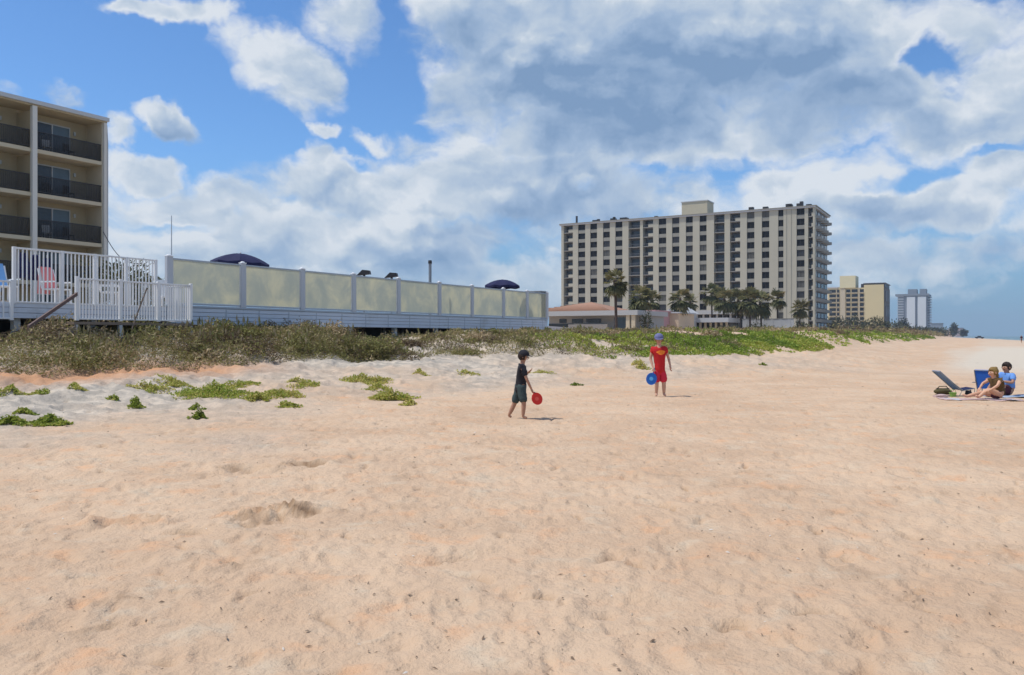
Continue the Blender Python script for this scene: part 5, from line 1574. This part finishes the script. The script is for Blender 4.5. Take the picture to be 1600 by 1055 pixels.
# --- child in black, walking to the right
def kid_black():
    Y = 15.0; s = Y / F
    X = (812 - CX) * s; z0 = G(X, Y)
    lab = 'barefoot child in black shirt and cap striding right with a red paddle'
    t = thing('person', lab, 'child', (X, Y, z0))
    def P(px, py, y=0.0): return ((px - 812) * s, y, (655 - py) * s)
    dz = {}
    def foot(px, y):
        x = (px - 812) * s
        return G(X + x, Y + y) - z0
    J = dict(pelvis=P(813, 607), chest=P(815.5, 580), neck=P(816.5, 568), head=P(818, 559.5), up=(.1, 0, 1), face=(1, -.25, -.12))
    J['hipl'] = P(811, 611, .06); J['hipr'] = P(815, 611, -.06)
    fa, fb = foot(793, .1), foot(818, -.1)
    J['kneel'] = P(803.5, 633, .09); J['ankl'] = ((795 - 812) * s, .10, fa + .045); J['toel'] = ((799.5 - 812) * s, .09, fa + .018)
    J['kneer'] = P(818.5, 631, -.08); J['ankr'] = ((817 - 812) * s, -.09, fb + .045); J['toer'] = ((824 - 812) * s, -.11, fb + .018)
    J['shr'] = P(816, 574, -.13); J['elr'] = P(823, 593, -.20); J['wrr'] = P(830, 608, -.17); J['handr'] = P(831.8, 612.0, -.165); J['palmr'] = (0, 1, 0); J['curlr'] = .75
    J['shl'] = P(815, 574, .13); J['ell'] = P(817, 592, .20); J['wrl'] = P(826, 583, .19); J['handl'] = P(829, 581, .19)
    o, c, rot, k = body(t, J, 1.27, M_skinA)
    skin('shirt', [[(*P(813.0, 617), .112), (*P(813.6, 607), .110), (*P(815, 590), .102), (*P(816, 578), .106), (*P(816.5, 568.5), .066)], [3, (*J['shl'], .060), (*lerp(J['shl'], J['ell'], .75), .052)], [3, (*J['shr'], .060), (*lerp(J['shr'], J['elr'], .75), .052)]], M_black, t)
    skin('shorts', [[(*P(813, 607), .106), (*P(813.5, 599), .104)], [0, (*J['hipl'], .082), (*lerp(J['hipl'], J['kneel'], .95), .078)], [0, (*J['hipr'], .082), (*lerp(J['hipr'], J['kneer'], .95), .078)]], M_gshort, t)
    hair_on(t, c - Vector((0.004, 0, .004)), rot, k * .94, M_hairD)
    cap_on(t, c, rot, k, M_black)
    hp = Vector(J['handr']) + Vector((X, Y, z0))
    paddle('beach_paddle', 'red round beach paddle held low by the child in black', (X + (838.6 - 812) * s, Y - .20, z0 + (655 - 622.5) * s), tuple(hp), .098, M_redp, M_redc, (.25, -1, .1))
    # paddle ball shadow object: none in view
kid_black()


def kid_red():
    Y = 20.5; s = Y / F
    X = (1031 - CX) * s; z0 = G(X, Y)
    py0 = CY + (EYE - z0) / s
    lab = 'child in bright red shirt, red shorts and blue cap holding a blue paddle'
    t = thing('person', lab, 'child', (X, Y, z0))
    H = 617.0 - 521.0
    def P(px, py, y=0.0): return ((px - 1031) * s, y, (617 - py) * s * (py0 - 521) / H)
    S_ = (py0 - 521) * s
    J = dict(pelvis=P(1031, 577), chest=P(1030, 550), neck=P(1029.6, 539), head=P(1029.5, 531.5), up=(0, 0, 1), face=(-.15, -1, -.15))
    k = S_ / 1.27
    for q, sx in (('l', -1), ('r', 1)):
        J['hip' + q] = P(1031 + sx * 4.6, 580); J['knee' + q] = P(1031.5 + sx * 5.6, 597, -.02)
        fx = (1031.5 + sx * 6.0 - 1031) * s; fz = G(X + fx, Y) - z0
        J['ank' + q] = (fx, 0.0, fz + .05); J['toe' + q] = (fx + sx * .02, -.11, fz + .02)
    J['shl'] = P(1019.5, 545); J['ell'] = P(1016.5, 560, .02); J['wrl'] = P(1019.5, 573, -.08); J['handl'] = P(1020.5, 577, -.11); J['curll'] = .75; J['palml'] = (1, 0, 0)
    J['shr'] = P(1040, 545); J['elr'] = P(1045, 559, .03); J['wrr'] = P(1046.5, 570, -.06); J['handr'] = P(1046.5, 574.5, -.08)
    o, c, rot, k = body(t, J, S_, M_skinB)
    sh = skin('shirt', [[(*P(1031, 584), .122 * k), (*P(1031, 573), .110 * k), (*P(1030.5, 562), .112 * k), (*P(1030, 551), .124 * k), (*P(1029.8, 540), .070 * k)], [3, (*J['shl'], .060 * k), (*lerp(J['shl'], J['ell'], .5), .050 * k)], [3, (*J['shr'], .060 * k), (*lerp(J['shr'], J['elr'], .5), .050 * k)]], M_red, t)
    # the orange print follows the chest front
    pts = []
    cz = P(1031.5, 550)
    rad = .122 * k
    mb = MB(); nn = 14
    ring = []
    for i in range(nn):
        a = 2 * math.pi * i / nn
        ex = .085 * k * math.cos(a) * (1.15 if math.sin(a) > 0 else .85); ez = .045 * k * math.sin(a)
        ring.append((cz[0] + ex, cz[1] - math.sqrt(max(.002, rad ** 2 - (ex * .92) ** 2)) * 1.0 - .008, cz[2] + ez))
    mb.poly(ring, (0, -.004, 0)).build('chest_print', M_orange, sh)
    skin('shorts', [[(*P(1031, 578), .116 * k), (*P(1031, 571), .108 * k)], [0, (*J['hipl'], .082 * k), (*lerp(J['hipl'], J['kneel'], 1.0), .078 * k)], [0, (*J['hipr'], .082 * k), (*lerp(J['hipr'], J['kneer'], 1.0), .078 * k)]], M_redsh, t)
    hair_on(t, c - Vector((0, 0, .004)), rot, k * .94, M_hairB)
    cap_on(t, c, rot, k, M_bluecap)
    hp = Vector(J['handl']) + Vector((X, Y, z0))
    cen = P(1016.5, 590, -.14)
    paddle('beach_paddle', 'blue round beach paddle held by the child in red', (X + cen[0], Y + cen[1], z0 + cen[2]), tuple(hp), .135, M_bluep, M_bluec, (.1, -1, .1))
kid_red()


# --- the two people sitting at the right
def seated():
    # man, seen from behind his left shoulder, in a low beach chair on a blue towel
    Y = 20.6; s = Y / F
    X = (1573 - CX) * s; z0 = G(X, Y)
    py0 = CY + (EYE - z0) / s
    t = thing('person', 'dark haired man in light blue shirt sitting at the right edge of the picture', 'man', (X, Y, z0))
    def P(px, py, y=0.0): return ((px - 1573) * s, y, (py0 - py) * s)
    J = dict(pelvis=P(1577, py0 - 8), chest=P(1575, 592), neck=P(1573, 582.5), head=P(1571.5, 575.5, -.02), up=(-.1, 0, 1), face=(-.9, -.3, -.1))
    J['hipl'] = P(1575, py0 - 7, -.11); J['hipr'] = P(1575, py0 - 7, .11)
    J['kneel'] = P(1556, 600, -.16); J['kneer'] = P(1557, 599, .16)
    J['ankl'] = P(1546, py0 - 4, -.16); J['ankr'] = P(1547, py0 - 4, .16); J['toel'] = P(1539, py0 - 1.6, -.2); J['toer'] = P(1540, py0 - 1.6, .2)
    J['shl'] = P(1576, 586.5, -.19); J['ell'] = P(1571, 597, -.30); J['wrl'] = P(1559, 595, -.2); J['handl'] = P(1554.5, 594.5, -.15); J['palml'] = (0, 1, 0)
    J['shr'] = P(1571, 586.5, .18); J['elr'] = P(1561, 594, .26); J['wrr'] = P(1552, 592, .12); J['handr'] = P(1548, 592, .1); J['palmr'] = (0, 1, 0)
    o, c, rot, k = body(t, J, 1.66, M_skinA)
    skin('shirt', [[(*P(1576.5, 612), .145), (*P(1576, 602), .15), (*P(1575, 592), .158), (*P(1573.2, 584), .075)], [2, (*J['shl'], .074), (*lerp(J['shl'], J['ell'], .7), .062)], [2, (*J['shr'], .074), (*lerp(J['shr'], J['elr'], .7), .062)]], M_bshirt, t)
    skin('shorts', [[(*P(1577, py0 - 8), .150), (*P(1574, py0 - 9), .148)], [1, (*J['hipl'], .108), (*lerp(J['hipl'], J['kneel'], .7), .090)], [1, (*J['hipr'], .108), (*lerp(J['hipr'], J['kneer'], .7), .090)]], M_maroon, t)
    hair_on(t, c + Vector((.008, 0, .002)), rot, k * .88, M_hairD)

    # towel under him
    def towel(px, Yt, lx, ly, rz, m, m2, lab):
        xc = (px - CX) / F * Yt
        nx, ny = 22, 14
        V = []
        for j in range(ny + 1):
            for i in range(nx + 1):
                a = (i / nx - .5) * lx; b = (j / ny - .5) * ly
                x = xc + a * math.cos(rz) - b * math.sin(rz); y = Yt + a * math.sin(rz) + b * math.cos(rz)
                V.append((x, y))
        V = np.array(V)
        zz = ground_fine(V[:, 0], V[:, 1]) + .022 + .012 * np.sin(V[:, 0] * 9 + V[:, 1] * 4) * np.cos(V[:, 1] * 11)
        z0_ = zz.mean()
        pts = np.stack([V[:, 0] - xc, V[:, 1] - Yt, zz - z0_], 1)
        i = np.arange(len(V)).reshape(ny + 1, nx + 1)
        Fq = np.stack([i[:-1, :-1], i[:-1, 1:], i[1:, 1:], i[1:, :-1]], -1).reshape(-1, 4)
        me = npmesh('towel', pts, Fq, m, smooth=True)
        me.materials.append(m2)
        idx = np.array([1 if (q % nx) in (2, 3, nx - 3, nx - 4) else 0 for q in range(len(Fq))], dtype=np.int32)
        me.polygons.foreach_set('material_index', idx)
        tt = link('beach_towel', me, None, (xc, Yt, z0_)); tag(tt, lab, 'towel')
        md = tt.modifiers.new('thick', 'SOLIDIFY'); md.thickness = .012
        return tt
    M_twb = mat('pale_blue_towel', (0.30, 0.38, 0.50), .95, .15, 5, bump=.4); M_twp = mat('pale_pink_towel', (0.52, 0.38, 0.36), .95, .12, 5, bump=.4); M_tws = mat('towel_stripe', (0.46, 0.46, 0.48), .95, .1)
    towel(1588, 20.3, 1.3, .7, .05, M_twb, M_tws, 'pale blue beach towel beneath the man at the right edge')
    towel(1532, 19.2, 1.7, .6, -.10, M_twp, M_tws, 'pale pinkish beach towel beneath the blond woman')

    # blond woman facing left, leaning on her hand, legs stretched out
    Y = 19.2; s = Y / F
    Xw = (1556 - CX) * s; z1 = G(Xw, Y); pyb = CY + (EYE - z1) / s
    t = thing('person', 'blond woman in a brown patterned top sitting with legs stretched to the left', 'woman', (Xw, Y, z1))
    def Q(px, py, y=0.0): return ((px - 1556) * s, y, (pyb - py) * s)
    J = dict(pelvis=Q(1562, pyb - 9), chest=Q(1558, 601), neck=Q(1553.5, 590.5), head=Q(1551, 583.5), up=(-.15, 0, 1), face=(-1, -.3, -.15))
    J['hipl'] = Q(1560, pyb - 8, -.09); J['hipr'] = Q(1560, pyb - 8, .09)
    J['kneel'] = Q(1540, 608, -.12); J['kneer'] = Q(1538, pyb - 11, .12)
    J['ankl'] = Q(1524, pyb - 5, -.12); J['ankr'] = Q(1514, pyb - 5, .12); J['toel'] = Q(1519, pyb - 8, -.14); J['toer'] = Q(1509, pyb - 9, .14)
    J['shl'] = Q(1557, 593.5, -.16); J['ell'] = Q(1549, 602, -.24); J['wrl'] = Q(1540, 608.5, -.2); J['handl'] = Q(1536.5, 609.5, -.18); J['palml'] = (0, 1, 0)
    J['shr'] = Q(1554, 593.5, .16); J['elr'] = Q(1545, 600, .24); J['wrr'] = Q(1539, 607, .2); J['handr'] = Q(1536, 609, .17); J['palmr'] = (0, 1, 0)
    o, c, rot, k = body(t, J, 1.55, M_skinC)
    skin('top', [[(*Q(1562, pyb - 6), .128), (*Q(1561.5, pyb - 13), .128), (*Q(1560, 606), .124), (*Q(1558, 600), .134), (*Q(1554.5, 592.5), .085)], [3, (*J['shl'], .062), (*lerp(J['shl'], J['ell'], .35), .056)], [3, (*J['shr'], .062), (*lerp(J['shr'], J['elr'], .35), .056)]], M_patt, t)
    skin('shorts', [[(*Q(1562, pyb - 9), .135), (*Q(1559, pyb - 9.5), .132)], [1, (*J['hipl'], .096), (*lerp(J['hipl'], J['kneel'], .5), .086)], [1, (*J['hipr'], .096), (*lerp(J['hipr'], J['kneer'], .5), .086)]], M_maroon, t)
    hair_on(t, c + Vector((.012, 0, .0)), rot, k * .9, M_hairB, .14, True)

    # low beach chair turned towards the sea, its slanted sling back to the left
    def low_chair(px, Yc, lab, m_sling, rz, k=1.0, lean=40):
        xc = (px - CX) / F * Yc; zc = G(xc, Yc)
        t = thing('beach_chair', lab, 'chair', (xc, Yc, zc), rz)
        a = R(lean)
        bx, bz = -.68 * math.sin(a) * k, .68 * math.cos(a) * k
        M_tube = mat('grey_tube', (0.22, 0.24, 0.26), .4, .1)
        for sy in (-.27, .27):
            MB().tube([(.28 * k, sy, .02), (.30 * k, sy, .2), (0, sy, .14), (bx, sy, .14 + bz)], .013, 6).build('frame', M_tube, t)
            MB().tube([(-.05, sy, .02), (.02, sy, .16), (-.02 + bx * .45, sy, .14 + bz * .5)], .013, 6).build('leg', M_tube, t)
            if k < 1: MB().box(-.26 * k, .18 * k, sy - .02, sy + .02, .30, .32, .005).build('armrest', M_tube, t)
        MB().poly([(0, -.26, .15), (0, .26, .15), (bx, .26, .15 + bz), (bx, -.26, .15 + bz)], (.012, 0, .01)).build('back_sling', m_sling, t)
        MB().poly([(.30 * k, -.26, .20), (.30 * k, .26, .20), (0, .26, .15), (0, -.26, .15)], (0, 0, .012)).build('seat_sling', M_navy, t)
        MB().tube([(bx, -.27, .14 + bz), (bx, .27, .14 + bz)], .013, 6).build('top_bar', M_tube, t)
        return t
    M_slate = mat('slate_blue_sling', (0.10, 0.19, 0.36), .8, .15, 5); M_bsl = mat('bright_blue_sling', (0.02, 0.12, 0.50), .8, .2, 5)
    low_chair(1496, 20.6, 'empty low beach chair with a slate blue sling leaning back to the left', M_slate, -.15, 1.0, 47)
    low_chair(1543, 21.0, 'low beach chair with a bright blue sling behind the blond woman', M_bsl, .5, .72, 14)
    # belongings on the sand
    def bag(px, Yb, lab, m, w, h, flap=True):
        xc = (px - CX) / F * Yb; zc = G(xc, Yb)
        t = thing('beach_bag', lab, 'bag', (xc, Yb, zc), .2)
        MB().ell((0, 0, h * .45), (w / 2, w * .28, h * .48), 14, 9).build('bag_body', m, t, True)
        MB().tube([(-w * .35, 0, h * .75), (-w * .2, 0, h * 1.2), (w * .2, 0, h * 1.2), (w * .35, 0, h * .75)], .012, 6).build('handle', m, t, True)
        MB().box(-w * .38, w * .38, -.03, .03, h * .86, h * .92, .01).build('zip_band', M_dark, t)
    M_oliv = mat('olive_canvas', (0.085, 0.07, 0.03), .9, .3, 9)
    bag(1473, 21.2, 'olive canvas bag lying left of the slate blue chair', M_oliv, .50, .17)
    bag(1513.5, 20.8, 'small dark pouch between the empty chair and the blond woman', M_dark, .18, .13)
    xc = (1489 - CX) / F * 20.2; zc = G(xc, 20.2)
    t = thing('sand_bucket', 'lime green sand bucket beside the empty beach chair', 'bucket', (xc, 20.2, zc), .3)
    M_lime = mat('lime_plastic', (0.20, 0.38, 0.08), .55, .08); t.scale = (.8, .8, .62)
    MB().tube([(0, 0, .01), (0, 0, .17)], [.075, .105], 16, False).tube([(0, 0, 0.01), (0, 0, .02)], [.075, .076], 16).build('bucket_wall', M_lime, t, True)
    MB().tube([(-.105, 0, .17), (-.09, 0, .26), (0, 0, .30), (.09, 0, .26), (.105, 0, .17)], .006, 6).build('handle', M_lime, t, True)
    MB().tube([(.105 * math.cos(a), .105 * math.sin(a), .17) for a in [i * math.pi / 8 for i in range(18)]], .008, 5, False).build('rim', M_lime, t)
    xc = (1469.5 - CX) / F * 19.9; zc = G(xc, 19.9)
    o = MB().poly([(-.14, -.08, 0.01), (.14, -.08, 0.01), (.16, .10, 0.01), (-.12, .12, 0.01)], (0, 0, .045)).ell((.02, 0, .06), (.12, .08, .03), 10, 6).build('folded_cloth', M_twp, None, loc=(xc, 19.9, zc))
    tag(o, 'small crumpled pale pink cloth on the sand left of the green bucket', 'cloth')
seated()

# far figures and a parked vehicle on the open beach
def far_things():
    Y = 520; x = (1530.5 - CX) / F * Y; z = G(x, Y)
    t = thing('pickup_truck', 'tiny dark pickup truck parked far down the beach near the water line', 'truck', (x, Y, z), RZ + .3)
    MB().poly([(-2.4, -.9, .5), (2.4, -.9, .5), (2.4, -.9, 1.0), (.9, -.9, 1.05), (.5, -.9, 1.75), (-.9, -.9, 1.75), (-1.0, -.9, 1.1), (-2.4, -.9, 1.1)], (0, 1.8, 0)).build('body', M_dark, t)
    for sx in (-1.5, 1.5):
        for sy in (-.92, .72): MB().tube([(sx, sy, .38), (sx, sy + .2, .38)], .38, 12).build('wheel', M_black, t)
    MB().box(-.8, .42, -.92, -.901, 1.12, 1.6).build('window', M_glass, t)
    Y = 180; x = (1596 - CX) / F * Y; z = G(x, Y)
    t = thing('person', 'tiny distant walker in dark clothes far along the beach at the right edge', 'person', (x, Y, z))
    k = 1.3
    J = dict(pelvis=(0, 0, .9), chest=(0, 0, 1.3), neck=(0, 0, 1.47), head=(0, 0, 1.6), up=(0, 0, 1), face=(0, -1, 0))
    for q, sx in (('l', -1), ('r', 1)):
        J['hip' + q] = (sx * .09, 0, .86); J['knee' + q] = (sx * .1, sx * .1, .48); J['ank' + q] = (sx * .1, sx * .16, .07); J['toe' + q] = (sx * .1, sx * .16 - .14, .03)
        J['sh' + q] = (sx * .19, 0, 1.4); J['el' + q] = (sx * .24, -sx * .05, 1.13); J['wr' + q] = (sx * .25, -sx * .14, .9); J['hand' + q] = (sx * .25, -sx * .16, .83)
    body(t, J, 1.7, M_skinA)
    skin('shirt', [[(0, 0, .9, .13), (0, 0, 1.1, .13), (0, 0, 1.33, .15), (0, 0, 1.45, .07)], [2, (-.19, 0, 1.4, .065), (-.23, .03, 1.22, .06)], [2, (.19, 0, 1.4, .065), (.23, -.03, 1.22, .06)]], M_maroon, t)
    skin('shorts', [[(0, 0, .92, .135), (0, 0, .87, .14)], [1, (-.09, 0, .86, .1), (-.1, -.05, .55, .09)], [1, (.09, 0, .86, .1), (.1, .05, .55, .09)]], M_black, t)
far_things()

# ------------------------------------------------------------------ sea air
def haze():
    m = bpy.data.materials.new('sea_haze'); m.use_nodes = True
    T = NT(m.node_tree); T.n.clear()
    pv = T.new('ShaderNodeVolumePrincipled')
    pv.inputs['Color'].default_value = (0.62, 0.76, 0.92, 1); pv.inputs['Density'].default_value = HAZE_D
    out = T.new('ShaderNodeOutputMaterial'); T.l.new(pv.outputs[0], out.inputs['Volume'])
    o = MB().box(-700, 1500, -60, 2600, -8.5, 62).build('haze', m)
    tag(o, 'faint blue sea air over the whole shore', 'haze', None, 'stuff')
HAZE_D = 0.00022
haze()
